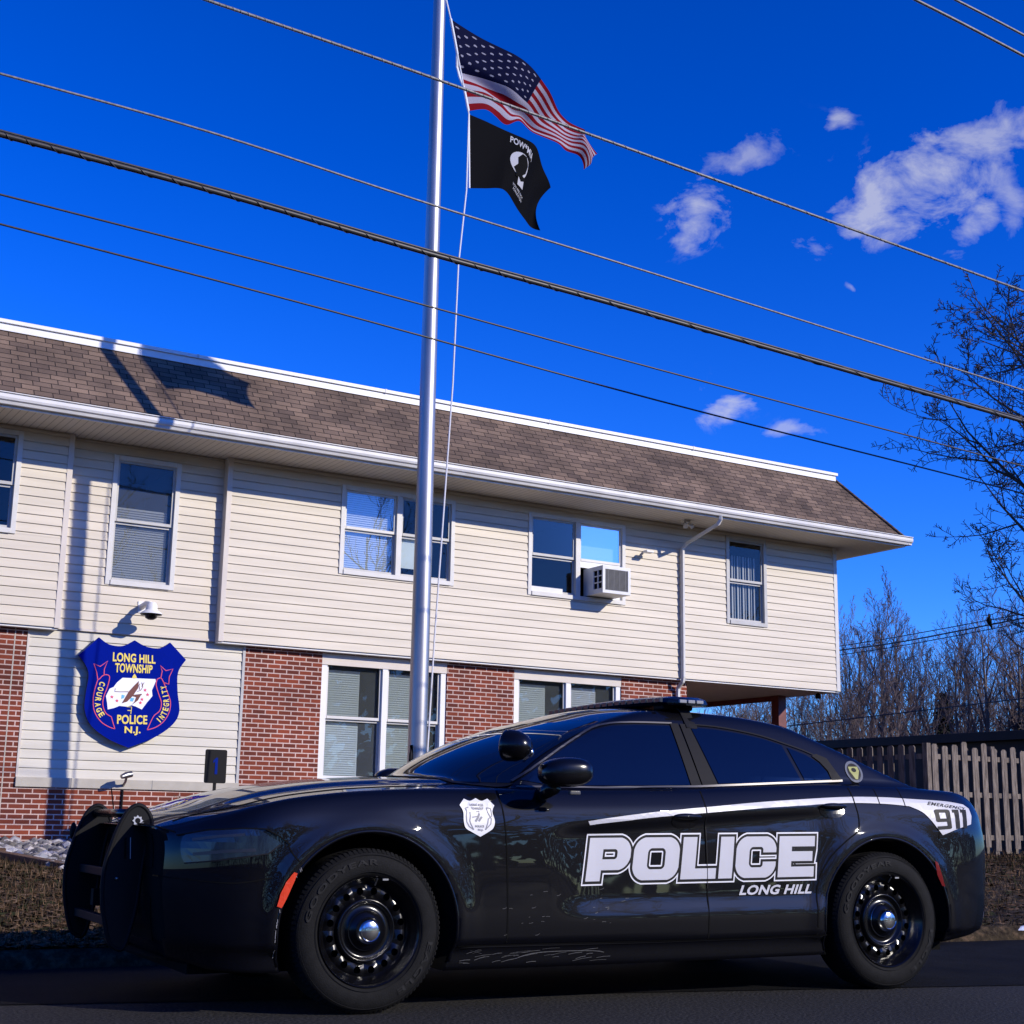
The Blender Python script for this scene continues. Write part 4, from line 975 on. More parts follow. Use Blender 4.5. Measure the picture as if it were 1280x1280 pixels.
# woods beyond the fence; px column, distance, top row in the photo
rows = []
ROWL = [(62, [(1062, 800), (1098, 757), (1120, 775), (1150, 830), (1190, 800), (1216, 768), (1245, 778), (1275, 790), (1300, 800)]),
        (72, [(885, 880), (910, 872), (935, 868), (960, 866), (985, 864), (1012, 858), (1035, 850), (1075, 790), (1110, 800), (1140, 812), (1172, 812), (1205, 795), (1232, 800), (1262, 800), (1290, 790)]),
        (84, [(896, 880), (922, 876), (948, 868), (972, 870), (1000, 862), (1025, 858), (1050, 840), (1088, 815), (1128, 822), (1160, 830), (1195, 815), (1222, 812), (1255, 815), (1282, 812)])]
TL = {62: 'bare tree in the front row of the woods', 72: 'bare tree in the middle row of the woods', 84: 'bare tree in the farthest row of the woods'}
hts = [s_['H_'] for s_ in specs]
cnt = 0
for D, lst in ROWL:
    for (px_, top) in lst:
        b0 = atD(px_, 1000, D); z0_ = .3; p = atD(px_, top, D); k = rnd.choice((0, 0, 1, 2, 2)); h = (p.z-z0_)
        sc = h/(hts[k]*1.1)
        nm = {62: 'front', 72: 'middle', 84: 'farthest'}[D]
        place = 'seen under the overhang' if px_ < 1040 else ('just right of the station' if px_ < 1130 else ('between station and photo edge' if px_ < 1210 else 'at the right photo edge'))
        tree(k, (p.x, p.y, z0_), rnd.random()*6.28, (sc*rnd.uniform(.95, 1.3), sc*rnd.uniform(.95, 1.3), sc), 'leafless tree in the %s row of the woods, %s' % (nm, place), 'bare trees of the woods, %s row, %s' % (nm, place))
# underbrush saplings
for i in range(16):
    px_ = 880+rnd.random()*420; D = rnd.uniform(56, 66); p = atD(px_, 950, D); sc = rnd.uniform(.5, .85)
    tree(3, (p.x, p.y, .3), rnd.random()*6.28, (sc*1.3, sc*1.3, sc), 'thin bare sapling in the thicket at the foot of the woods', 'bare saplings of the thicket', 'sapling', 'sapling')
# two conifers in the woods
def conifer(px_, D, top, label, seed, wid=.2):
    p = atD(px_, top, D); h = p.z-.3; r_ = random.Random(seed); o = empty('conifer_tree', (p.x, p.y, .3), 0, label, 'conifer')
    T = MB().tube([(0, 0, 0), (0, 0, h)], [.16, .02], 8); a = T.build('trunk', 'barkd'); a.parent = o
    C = MB()
    for k in range(1500):
        t = r_.random()**.8; z = h*(.10+.9*t); rad = h*wid*(1-t)**.9*(.35+.65*r_.random())+.05; an = r_.random()*6.28
        c = Vector((rad*cos(an), rad*sin(an), z-rad*.3)); l = .14+.22*r_.random(); d = Vector((cos(an), sin(an), -.35+r_.gauss(0, .2))).normalized(); s2 = Vector((-sin(an), cos(an), r_.gauss(0, .4)))*l*.35
        C.add([c-d*l, c+s2, c+d*l, c-s2], [(0, 1, 2, 3)])
    a = C.build('crown', 'conifer', fixn=False); a.parent = o
conifer(1178, 68, 868, 'small dark evergreen among the bare trees above the fence', 1)
conifer(1296, 60, 835, 'dark evergreen at the right edge of the woods', 2, .26)
# big tree whose branches reach into the frame from the right
T, C = tree_parts(seed=12, H_=14.6, r0=.32, kids=(38, 12, 10, 8, 3), lv=4, tmin=.0095, ang=(44, 70), lens=(.62, .42, .38, .36), up=.09, trunkfrac=.24, spread=.5)
bt = empty('large_tree', (0, 0, 0), 0, 'large bare tree reaching into the frame from the right edge', 'tree')
p = atD(1440, 580, 40); bt.location = (p.x, p.y, .3); bt.rotation_euler = (0, 0, 2.0)
a = T.build('trunk', 'barkd', smooth=True, fixn=False); a.parent = bt; a = C.build('crown', 'barkd', fixn=False); a.parent = bt
# trees across the road, seen mirrored in the windows and the paint
k = 0
PLC = ['across the road, mirrored in the station windows']
for (x, y, kd, sc) in [(16, -24, 2, 1.25), (24, -30, 0, 1.4), (31, -22, 2, 1.2), (40, -30, 2, 1.3), (8, -30, 0, 1.3), (0, -26, 2, 1.2), (-8, -22, 0, 1.3), (50, -26, 0, 1.3), (20, -38, 2, 1.3), (-16, -30, 2, 1.3), (34, -40, 0, 1.4), (12, -42, 2, 1.4), (-2, -40, 2, 1.3), (60, -34, 2, 1.2)]:
    tree(kd, (x, y, 0), rnd.random()*6, (sc, sc, min(sc, 1.45)), 'bare tree standing across the road, mirrored in the station windows', 'bare trees across the road')
# unseen wood across the road, added and raised to darken the paint's reflections
v = []; f = []; r_ = random.Random(77)
for k in range(20000):
    x = -150+r_.random()*330; y = -52-r_.random()*9; top = 12.5+2.2*sin(x*.13)+1.6*sin(x*.41+2)+1.2*sin(x*1.1); z = top*(r_.random()**.75); q = .35+.45*r_.random(); i0 = len(v)
    a = Vector((r_.gauss(0, 1), r_.gauss(0, .4), r_.gauss(0, 1))).normalized()*q; b = a.orthogonal().normalized()*q*.7; c = Vector((x, y, z)); v += [tuple(c-a), tuple(c+b), tuple(c+a), tuple(c-b)]; f.append((i0, i0+1, i0+2, i0+3))
me = bpy.data.meshes.new('unseen_wood'); me.from_pydata(v, [], f); tag(link(me, 'unseen_wood', 'conifer'), 'dark unseen wood across the road, added to darken reflections in the car paint', 'woods', kind='stuff')
# dry shrub by the wall
r_ = random.Random(4); C = MB()
sh = empty('dry_shrub', (6.9, 19.3, terr(6.9, 19.3)), 0, 'low brown shrub against the brick wall behind the hood', 'shrub')
for k in range(260):
    a = r_.random()*6.28; e_ = r_.uniform(.5, 1.5); L = .35+.45*r_.random(); d = Vector((cos(a)*cos(e_), sin(a)*cos(e_)*.6, sin(e_))); p = Vector((r_.gauss(0, .16), r_.gauss(0, .1), 0)); pts = [p]
    for i in range(4): d = (d+Vector((r_.gauss(0, .2), r_.gauss(0, .2), r_.gauss(0, .1)))).normalized(); pts.append(pts[-1]+d*L/4)
    C.tube(pts, [.006, .005, .004, .003, .002], 3, cap=False)
    for q in pts[2:]:
        for _ in range(3):
            w = .02; c = q+Vector((r_.gauss(0, .03), r_.gauss(0, .03), r_.gauss(0, .03))); u1 = Vector((r_.gauss(0, 1), r_.gauss(0, 1), r_.gauss(0, 1))).normalized()*w; u2 = u1.orthogonal().normalized()*w*.6; C.add([c-u1, c+u2, c+u1, c-u2], [(0, 1, 2, 3)])
a = C.build('foliage', 'shrub', fixn=False); a.parent = sh

# ------------------------------------------------------------------ patrol car  (local axes: x rearwards, y away from camera, z up)
car = empty('police_car', (A0.x, A0.y, 0), CD, 'black police sedan with silver POLICE lettering and push bumper parked at the kerb', 'police car')
def cput(mb, name, mats, parent=None, smooth=False, sharp=None, bevel=None, fixn=True, label=None):
    o = mb.build(name, mats, smooth=smooth, sharp=sharp, bevel=bevel, fixn=fixn)
    o.parent = parent if parent else car
    if label: o['label'] = label
    return o
def lerpc(pts, x):
    """smooth interpolation through (x,y) points (monotone cubic)"""
    if x <= pts[0][0]: return pts[0][1]
    if x >= pts[-1][0]: return pts[-1][1]
    n_ = len(pts)
    for i in range(n_-1):
        if x <= pts[i+1][0]: break
    def sl(j):
        if j <= 0: return (pts[1][1]-pts[0][1])/(pts[1][0]-pts[0][0])
        if j >= n_-1: return (pts[-1][1]-pts[-2][1])/(pts[-1][0]-pts[-2][0])
        a = (pts[j][1]-pts[j-1][1])/(pts[j][0]-pts[j-1][0]); b = (pts[j+1][1]-pts[j][1])/(pts[j+1][0]-pts[j][0])
        return 0 if a*b <= 0 else 2*a*b/(a+b)
    h = pts[i+1][0]-pts[i][0]; t = (x-pts[i][0])/h; m0, m1 = sl(i)*h, sl(i+1)*h
    return (2*t**3-3*t**2+1)*pts[i][1]+(t**3-2*t**2+t)*m0+(-2*t**3+3*t**2)*pts[i+1][1]+(t**3-t**2)*m1
def sstep(a, b, x): t = min(max((x-a)/(b-a), 0), 1); return t*t*(3-2*t)
def smin(a, b, k): h = min(max(.5+.5*(b-a)/k, 0), 1); return b*(1-h)+a*h-k*h*(1-h)
def smax(a, b, k): return -smin(-a, -b, k)
HW = .95
EDGE = [(-.97, .80), (-.85, .85), (-.70, .885), (-.53, .920), (-.30, .960), (-.03, .990), (.3, 1.008), (.77, 1.018), (1.1, 1.022), (1.84, 1.048), (2.5, 1.083), (2.85, 1.095), (3.2, 1.092), (3.5, 1.078), (3.72, 1.068), (3.82, 1.056), (3.92, 1.03)]
ROOFC = [(.95, 1.34), (1.13, 1.398), (1.3, 1.425), (1.47, 1.442), (1.7, 1.455), (1.93, 1.458), (2.2, 1.452), (2.53, 1.420), (2.86, 1.315), (3.2, 1.185), (3.42, 1.105), (3.6, 1.03), (3.95, .9)]
WS = [(-.3, .84), (0, 1.025), (.27, 1.195), (.50, 1.30), (.72, 1.375), (1.0, 1.452), (1.3, 1.53), (1.6, 1.6), (4, 2.0)]
BOT = [(-.97, .24), (-.8, .20), (-.5, .19), (.45, .175), (2.6, .19), (3.3, .22), (3.6, .255), (3.78, .28), (3.92, .33)]
def E(u): return lerpc(EDGE, u)
def P(u):
    p = 0
    if u < -.30: q = min((-.30-u)/.68, .992); p = .36*(1-sqrt(1-q**2.6))
    if u > 3.48: q = min((u-3.48)/.45, .985); p = .20*(1-sqrt(1-q**2.8))
    return p
def scal(u, w):
    """hollow of the doors between the two creases"""
    wu = .845+.075*(u-1.1); wl = .44+.012*(u-1.1)
    uu = sstep(.92, 1.22, u+.10*(w-.6))*(1-sstep(2.55, 2.80, u))
    return .030*uu*sstep(wl-.05, wl+.06, w)*(1-sstep(wu-.055, wu+.02, w))*(.62+.38*(w-wl)/max(wu-wl, .1))
def inset(u, w):
    b = lerpc([(.15, .075), (.19, .05), (.255, .040), (.285, .030), (.30, .012), (.45, .004), (.60, .004), (.80, .008), (.92, .022), (1.0, .045), (1.1, .07)], w)
    b += scal(u, w)
    for c in (0, 3.052):
        d = sqrt((u-c)**2+(w-.355)**2)
        b -= .016*exp(-((d-.47)/.055)**2)*(1 if w > .28 else 0)
    return b
SH = .12
def side_v(u, w):
    e = E(u); t = (w-(e-SH))/SH; v = inset(u, min(w, e-SH*.4))+P(u)
    if t > 0: v += .070*(1-sqrt(max(0, 1-min(t, 1)**2)))
    return v
def Z(u, v):
    vv = min(v, 2*HW-v)-P(u)*.0; e = E(u); c = max(0, min(1, (HW-vv)/(HW-.10)))
    crown = lerpc([(-.97, .02), (-.6, .035), (0, .05), (.5, .055), (3.0, .03), (3.9, .02)], u)
    deck = e+crown*(1-c**2)
    if u < .6:   # raised hood centre with a crease
        deck += .016*sstep(.33, .42, vv)*(sstep(-.9, -.3, u))
    x = (vv-.118)/.20
    side = E(u)+.445*(x-.10*x*x) if x > -1 else 0
    if x < 0: side = E(u)+.9*x
    rf = lerpc(ROOFC, u)+.048*(1-((HW-vv)/.65)**2)
    ub = .43+.26*((HW-vv)/.70)**2
    ws = lerpc(WS, u-ub)
    cab = smin(smin(side, rf, .045), ws, .035)
    cab = min(cab, e+.9)
    if u < .25 or u > 3.75: return deck
    return smax(deck, cab, .018)
# stations
us_ = []
u = -.975
while u < 3.93:
    us_.append(u); u += .006 if (u < -.90 or u > 3.86) else (.012 if (u < -.75 or u > 3.7) else .024)
us_.append(3.93)
NS = 46; vr = [0.0, .006, .012, .02, .03, .04, .05, .06, .07, .08, .09, .10, .11, .12, .135, .15, .165, .18, .195, .21, .225, .24, .26, .28, .30, .33, .36, .39, .42, .46, .50, .56, .63, .70, .78, .86]
ring_n = None; bv = []; 
def endshift(s, v, w):
    du = 0; cc = 1-((HW-min(v, 2*HW-v))/HW)**2
    if s < -.35:
        k = ((-.35-s)/.625)**2; uf = lerpc([(.2, -.885), (.35, -.955), (.58, -.985), (.78, -.975), (.86, -.93), (.93, -.85)], w)
        du += k*((uf+.975)-.05*max(cc, 0)+.27*(1-max(cc, 0))**1.1*(1 if True else 0))
    if s > 3.4:
        k = ((s-3.4)/.53)**2; ur = lerpc([(.25, 3.81), (.34, 3.88), (.52, 3.915), (.75, 3.932), (.89, 3.915), (1.0, 3.895), (1.06, 3.85), (1.1, 3.80)], w)
        du += k*((ur-3.93)+.05*max(cc, 0))
    return du
for s in us_:
    zb_ = lerpc(BOT, s); e = E(s); half = []
    for k in range(NS):
        t = k/(NS-1); w_ = zb_+(e-zb_)*(t if t < .85 else .85+.15*sin((t-.85)/.15*pi/2))
        half.append((side_v(s, w_), w_))
    v_e = half[-1][0]
    span = HW-v_e
    for q in vr[1:]:
        v_ = v_e+q/.86*span*.995 if q > 0 else v_e
        half.append((v_, Z(s, v_)))
    half.append((HW, Z(s, HW)))
    loop = half+[(2*HW-a, b) for a, b in reversed(half[:-1])]
    loop = [(s+endshift(s, a, b), a, b) for a, b in loop]
    # underside
    a0, b0 = half[0]
    loop += [(s+endshift(s, q_, zb_), q_, zb_) for q_ in (2*HW-a0-.1, HW, a0+.1)]
    ring_n = len(loop); bv += loop
fs = []
for i in range(len(us_)-1):
    for j in range(ring_n):
        a = i*ring_n+j; b = i*ring_n+(j+1) % ring_n; fs.append((a, a+ring_n, b+ring_n, b))
def cap(base, flip):
    # planar-ish end: fan of strips joining both halves
    H2 = len(half); L = [base+k for k in range(H2)]; Rr = [base+(2*H2-2-k) for k in range(H2)]
    out = []
    for k in range(H2-2): out.append((L[k], L[k+1], Rr[k+1], Rr[k]))
    out.append((L[H2-2], L[H2-1], Rr[H2-2]))
    out.append((L[0], Rr[0], base+ring_n-3, base+ring_n-2, base+ring_n-1))
    return [tuple(reversed(q)) for q in out] if flip else out
fs += cap(0, False)+cap((len(us_)-1)*ring_n, True)
me = bpy.data.meshes.new('body'); me.from_pydata(bv, [], fs)
bm = bmesh.new(); bm.from_mesh(me); bmesh.ops.recalc_face_normals(bm, faces=bm.faces); bm.to_mesh(me); bm.free()
bvh = BVHTree.FromPolygons([Vector(p) for p in bv], fs)
def sid(u, w, eps=.003):
    h, nrm, i, d = bvh.ray_cast(Vector((u, -2, w)), Vector((0, 1, 0)))
    if h is None: return Vector((u, .3, w))
    if nrm.y > 0: nrm = -nrm
    return h+nrm*eps
def topd(u, v, eps=.003):
    h, nrm, i, d = bvh.ray_cast(Vector((u, v, 3)), Vector((0, 0, -1)))
    if h is None: return Vector((u, v, 1))
    if nrm.z < 0: nrm = -nrm
    return h+nrm*eps
# wheel wells cut out of the body
tmp = bpy.data.objects.new('tmpbody', me); COL.objects.link(tmp)
cutters = []
for c in (0, 3.052):
    for (y0, y1) in ((-.2, .34), (2*HW-.34, 2*HW+.2)):
        mbc = MB(); n_ = 72
        for y in (y0, y1):
            for j in range(n_):
                a = 2*pi*j/n_; r_ = .437; mbc.v.append((c+r_*cos(a), y, .362+r_*sin(a)))
        for j in range(n_): mbc.f.append((j, (j+1) % n_, n_+(j+1) % n_, n_+j)); mbc.m.append(0)
        mbc.f.append(tuple(range(n_))); mbc.m.append(0); mbc.f.append(tuple(reversed(range(n_, 2*n_)))); mbc.m.append(0)
        mbx = mbc.mesh('cut'); oc = bpy.data.objects.new('cut', mbx); COL.objects.link(oc); cutters.append(oc)
        md = tmp.modifiers.new('b', 'BOOLEAN'); md.operation = 'DIFFERENCE'; md.object = oc; md.solver = 'EXACT'
dg = bpy.context.evaluated_depsgraph_get(); dg.update()
bme = bpy.data.meshes.new_from_object(tmp.evaluated_get(dg))
for oc in cutters: bpy.data.objects.remove(oc)
bpy.data.objects.remove(tmp)
bme.name = 'body'
# split the finished shell into body, doors, hood, boot lid
def region(c):
    u, v, w = c.x, c.y, c.z; vn = min(v, 2*HW-v); near = v < HW
    for q in (0, 3.052):
        if vn > .015 and sqrt((u-q)**2+(w-.362)**2) < .4365+.004 and vn > inset(u, max(w, .3))+P(u)+.012 and w < .9 and vn < .36: return 'wheel_well#%d%d' % (u > 1.5, near)
    if w < .285 and vn < .5 and .45 < u < 2.6: return 'sill#near' if near else 'sill#far'
    e = E(u)
    if vn < .13 and .285 < w < e-.004:
        if .69 < u < 1.868: return 'front_door' if near else 'front_door_far'
        if 1.868 < u < 2.875 and sqrt((u-3.052)**2+(w-.362)**2) > .50: return 'rear_door' if near else 'rear_door_far'
    if w > e-.01 and u < .33 and vn > .16 and u > -.88: return 'hood'
    if w > e-.02 and u > 3.28 and vn > .2 and w < 1.2: return 'boot_lid'
    if u < -.86 and w < .80 and vn > .30: return 'front_fascia'
    if u < -.45 and w < .62 and w < .30+.9*(-.45-u)+.25: return 'front_bumper'
    if u > 3.40 and w < .72: return 'rear_bumper'
    return 'body'
groups = {}
nv = [Vector(q.vector) for q in bme.vertex_normals]
for p in bme.polygons: groups.setdefault(region(p.center), []).append(p.index)
parts_ = {}
for nm, idx in groups.items():
    remap = {}; vs_ = []; fs_ = []; nr = []
    for i in idx:
        f_ = []
        for vi in bme.polygons[i].vertices:
            if vi not in remap: remap[vi] = len(vs_); vs_.append(tuple(bme.vertices[vi].co)); nr.append(nv[vi])
            f_.append(remap[vi])
        fs_.append(tuple(f_))
    m2 = bpy.data.meshes.new(nm); m2.from_pydata(vs_, [], fs_)
    o = link(m2, nm.replace('_far', '').split('#')[0], 'blackmat' if nm.startswith('wheel_well') else ('blackmat' if nm == 'front_fascia' else 'paint'), None, smooth=True)
    m2.normals_split_custom_set_from_vertices([tuple(q) for q in nr])
    o.parent = car; parts_[nm] = o
FD = parts_.get('front_door'); RD = parts_.get('rear_door')
parts_['front_door']['label'] = 'front door facing the camera'; parts_['rear_door']['label'] = 'rear door facing the camera'
print('PARTS', {k: len(v) for k, v in groups.items()})

def drape(mb, loops, eps=.004, grid=.035, f=None, tris=None, verts=None, mi=0):
    tri_mesh(mb, loops, (f or sid) if eps is None else (lambda a, b: (f or sid)(a, b, eps)), grid, mi, tris, verts)
def cp(x, y, v=0.0):
    """photo point -> side plane of the car (u, w)"""
    d = ray(x, y); o_ = A0+DV*v; t = (o_.dot(DV)-CAM.dot(DV))/d.dot(DV); p = CAM+d*t; return ((p-A0).dot(DU), p.z)
def cs(x, y, dv=.05):
    """photo point -> (u, w) where that line of sight meets the body side"""
    d = ray(x, y); o_ = Vector(((CAM-A0).dot(DU), (CAM-A0).dot(DV), CAM.z)); dl = Vector((d.dot(DU), d.dot(DV), d.z))
    h, nrm, i, dd = bvh.ray_cast(o_, dl.normalized())
    if h is None: return cp(x, y, dv)
    return (h.x, h.z)
# ---- side glass
def both(fn):
    fn(sid); 
def sid_far(u, w, eps=.003):
    p = sid(u, w, eps); return Vector((p.x, 2*HW-p.y, p.z))
fg = [(.835, 1.062), (.93, 1.118), (1.05, 1.190), (1.18, 1.262), (1.32, 1.332), (1.44, 1.362), (1.60, 1.374), (1.812, 1.378), (1.836, 1.062), (1.4, 1.048), (1.0, 1.040)]
rg = [(1.945, 1.376), (2.10, 1.370), (2.25, 1.354), (2.40, 1.330), (2.515, 1.299), (2.575, 1.100), (2.30, 1.086), (2.02, 1.074)]
qg = [(2.548, 1.288), (2.66, 1.250), (2.735, 1.208), (2.772, 1.160), (2.783, 1.118), (2.60, 1.106)]
bpl1 = [(1.818, 1.392), (1.868, 1.393), (1.906, 1.062), (1.842, 1.060)]
bpl2 = [(1.880, 1.393), (1.935, 1.390), (2.010, 1.070), (1.914, 1.064)]
qt = [(2.80, 1.235), (2.835, 1.165), (2.862, 1.118), (2.79, 1.114), (2.780, 1.165), (2.742, 1.213), (2.70, 1.245), (2.735, 1.258)]
ch = [(.80, 1.022), (1.3, 1.030), (1.87, 1.050), (2.4, 1.082), (2.865, 1.108), (2.865, 1.120), (2.4, 1.092), (1.87, 1.060), (1.3, 1.040), (.80, 1.032)]
M['frame'] = mat('satin_trim', (.013, .013, .015), .5, spec=.08)
M['seal'] = mat('bright_seal', (.14, .135, .13), .45, metal=1)
def strokeuw(pts, w):
    L = []; Rr = []
    for i in range(len(pts)):
        a = pts[max(i-1, 0)]; b = pts[min(i+1, len(pts)-1)]; dx, dz = b[0]-a[0], b[1]-a[1]; l = sqrt(dx*dx+dz*dz); nx, nz = -dz/l*w/2, dx/l*w/2
        L.append((pts[i][0]+nx, pts[i][1]+nz)); Rr.append((pts[i][0]-nx, pts[i][1]-nz))
    return L+Rr[::-1]
for far in (0, 1):
    S_ = sid_far if far else sid; fd = parts_['front_door_far'] if far else FD; rd = parts_['rear_door_far'] if far else RD
    mb = MB(); drape(mb, [fg], .004, f=S_); cput(mb, 'window', 'tint', fd, smooth=False, fixn=False)
    mb = MB(); drape(mb, [rg], .004, f=S_); cput(mb, 'window', 'tint', rd, fixn=False)
    mb = MB(); drape(mb, [qg], .004, f=S_); cput(mb, 'quarter_window', 'tint', fixn=False)
    mb = MB(); drape(mb, [bpl1], .006, f=S_); cput(mb, 'pillar_trim', 'frame', fixn=False)
    mb = MB(); drape(mb, [bpl2], .006, f=S_); cput(mb, 'pillar_trim', 'frame', fixn=False)
    mb = MB(); drape(mb, [qt], .006, f=S_); cput(mb, 'pillar_trim', 'frame', fixn=False)
    mb = MB(); drape(mb, [ch], .006, f=S_); cput(mb, 'belt_moulding', 'seal', fixn=False)
    sealp = smooth_poly([(.80, 1.055), (.93, 1.132), (1.05, 1.203), (1.18, 1.275), (1.32, 1.345), (1.44, 1.376), (1.60, 1.389), (1.83, 1.394)], False, 4)
    mb = MB(); drape(mb, [strokeuw(sealp, .008)], .006, grid=.05, f=S_); cput(mb, 'window_seal', 'seal', fixn=False)
    sealp = smooth_poly([(1.94, 1.392), (2.10, 1.387), (2.25, 1.371), (2.40, 1.346), (2.55, 1.306), (2.67, 1.27), (2.76, 1.228), (2.82, 1.17)], False, 4)
    mb = MB(); drape(mb, [strokeuw(sealp, .007)], .006, grid=.05, f=S_); cput(mb, 'window_seal', 'frame', fixn=False)
# ---- windscreen, rear window
def patch(edges, nu, nv, eps, mat_, name):
    mb = MB(); vs_ = []
    for i in range(nu+1):
        for j in range(nv+1):
            u_, v_ = edges(i/nu, j/nv); vs_.append(tuple(topd(u_, v_, eps)))
    fs_ = [(i*(nv+1)+j, i*(nv+1)+j+1, (i+1)*(nv+1)+j+1, (i+1)*(nv+1)+j) for i in range(nu) for j in range(nv)]
    mb.add(vs_, fs_); return cput(mb, name, mat_, smooth=True, fixn=False)
def wsedge(s, t):
    v0 = .165+.135*s**1.0; v1 = 2*HW-v0; v_ = v0+(v1-v0)*t; ub = .43+.26*((HW-min(v_, 2*HW-v_))/.70)**2
    return (ub+.03+(.72)*s-.0*s, v_)
patch(wsedge, 26, 50, .005, 'wsglass', 'windscreen')
def rwedge(s, t):
    v0 = .32-.05*s; v1 = 2*HW-v0; v_ = v0+(v1-v0)*t; b = ((HW-min(v_, 2*HW-v_))/.63)**2
    return (2.66+.10*(0)+(.55)*s-.10*b, v_)
patch(rwedge, 20, 40, .005, 'tint', 'rear_window')
# black cowl
def cowl(s, t):
    v0 = .15; v_ = v0+(2*HW-2*v0)*t; ub = .43+.26*((HW-min(v_, 2*HW-v_))/.70)**2
    return (ub-.07+.10*s, v_)
patch(cowl, 4, 40, .004, 'black', 'cowl')
# ---- seams
def seam(pts, w=.007, name='door_seam', parent=None, eps=.002, f=sid):
    mb = MB(); drape(mb, [strokeuw(smooth_poly(pts, False, 3), w)], eps, grid=.05, f=f); return cput(mb, name, 'blackmat', parent, fixn=False)
for S_ in (sid, sid_far):
    seam([(.668, 1.005), (.672, .95), (.690, .8), (.700, .6), (.705, .4), (.707, .295)], f=S_)
    seam([(1.868, 1.048), (1.870, .95), (1.872, .7), (1.868, .45), (1.866, .292)], f=S_)
    seam([(2.868, 1.095), (2.876, 1.0), (2.882, .90), (2.86, .84), (2.78, .79), (2.68, .71), (2.60, .60), (2.565, .48), (2.56, .30)], f=S_)
    seam([(.45, .287), (1.0, .286), (1.8, .288), (2.63, .296)], .006, 'sill_seam', f=S_)
    seam([(3.50, 1.0), (3.475, .92), (3.45, .80)], .005, 'bumper_seam', f=S_)
    seam([(3.23, 1.085), (3.235, 1.03), (3.238, .975)], .004, 'panel_seam', f=S_)
    seam([(3.05, 1.075), (3.055, 1.03), (3.06, .985)], .004, 'panel_seam', f=S_)
mb = MB()
for sg in (0, 1):
    pts = []
    for k in range(31):
        u_ = -.84+1.25*k/30; pts.append(tuple(topd(u_, (.205+.16*sstep(-.55, -.86, u_) if True else 0) if not sg else 2*HW-.205, .0005)))
    mb.tube(pts, .004, 4)
cput(mb, 'hood_seam', 'blackmat')
# fuel cap is on the far side; rocker highlight edge
mb = MB(); drape(mb, [strokeuw([(.47, .281), (1.5, .281), (2.60, .290)], .005)], .004, grid=.06); cput(mb, 'sill_edge', 'frame', fixn=False)
# arch lips
for c in (0, 3.052):
    for far in (0, 1):
        pts = []
        for k in range(49):
            a = R(-24)+R(228)*k/48; u_ = c+.440*cos(a); w_ = .362+.440*sin(a)
            if w_ < .2: continue
            p = (sid_far if far else sid)(u_, w_+.004*sin(a), 0); pts.append((p.x, p.y+(.004 if not far else -.004), p.z))
        cput(MB().tube(pts, .009, 8), 'arch_lip', 'paint', smooth=True)
# ---- lettering POLICE
def rnd_poly(pts):
    """pts (x,y[,r]) -> outline with rounded corners"""
    out = []; n_ = len(pts)
    for i in range(n_):
        p = pts[i]; r_ = p[2] if len(p) > 2 else 0
        if not r_: out.append((p[0], p[1])); continue
        a = pts[i-1]; b = pts[(i+1) % n_]; A = Vector((a[0]-p[0], a[1]-p[1])).normalized(); B = Vector((b[0]-p[0], b[1]-p[1])).normalized(); P0 = Vector((p[0], p[1]))+A*r_; P2 = Vector((p[0], p[1]))+B*r_
        for k in range(8):
            t = k/7; q = P0*(1-t)**2+Vector((p[0], p[1]))*2*t*(1-t)*.62+(P0+P2)*t*(1-t)*.38+P2*t*t; out.append((q.x, q.y))
    return out
def area(p): return sum(p[i-1][0]*p[i][1]-p[i][0]*p[i-1][1] for i in range(len(p)))/2
def offs(p, d):
    """grow polygon by d (negative shrinks)"""
    if area(p) < 0: p = p[::-1]
    n_ = len(p); out = []
    for i in range(n_):
        a, b, c = Vector(p[i-1]), Vector(p[i]), Vector(p[(i+1) % n_]); e1 = (b-a).normalized(); e2 = (c-b).normalized()
        n1 = Vector((e1.y, -e1.x)); n2 = Vector((e2.y, -e2.x)); m_ = n1+n2; k = d*2/max(m_.dot(m_), .35); out.append(tuple(b+m_*k))
    return out
g = .30
LET = [('P', 1.17, [[(0, 0), (.40, 0), (.40, .25), (1.17, .25, g), (1.17, 1, g), (0, 1)], [(.40, .50), (.80, .50, .07), (.80, .735, .07), (.40, .735)]]),
       ('O', 1.30, [[(0, 0, g), (1.30, 0, g), (1.30, 1, g), (0, 1, g)], [(.40, .25, .10), (.90, .25, .10), (.90, .745, .10), (.40, .745, .10)]]),
       ('L', 1.02, [[(0, 0), (1.02, 0), (1.02, .25), (.40, .25), (.40, 1), (0, 1)]]),
       ('I', .40, [[(0, 0), (.40, 0), (.40, 1), (0, 1)]]),
       ('C', 1.22, [[(0, 0, g), (1.22, 0, g), (1.22, .385), (.82, .385), (.82, .25, .07), (.40, .25, .10), (.40, .745, .10), (.82, .745, .07), (.82, .61), (1.22, .61), (1.22, 1, g), (0, 1, g)]]),
       ('E', 1.12, [[(0, 0), (1.12, 0), (1.12, .25), (.40, .25), (.40, .385), (1.06, .385), (1.06, .625), (.40, .625), (.40, .745), (1.12, .745), (1.12, 1), (0, 1)]])]
gap = .085; tot = sum(l[1] for l in LET)+gap*5
bl, br_, tr_, tl_ = cs(730.5, 1102), cs(1016, 1095.5), cs(1018, 1045), cs(737, 1047.5)
def tmap(x, y):
    xx = x/tot
    b = (bl[0]*(1-xx)+br_[0]*xx, bl[1]*(1-xx)+br_[1]*xx); t = (tl_[0]*(1-xx)+tr_[0]*xx, tl_[1]*(1-xx)+tr_[1]*xx)
    return (b[0]*(1-y)+t[0]*y, b[1]*(1-y)+t[1]*y)
x0 = 0; O1, O2 = .0130, .0205; KM = .205
letter_objs = []
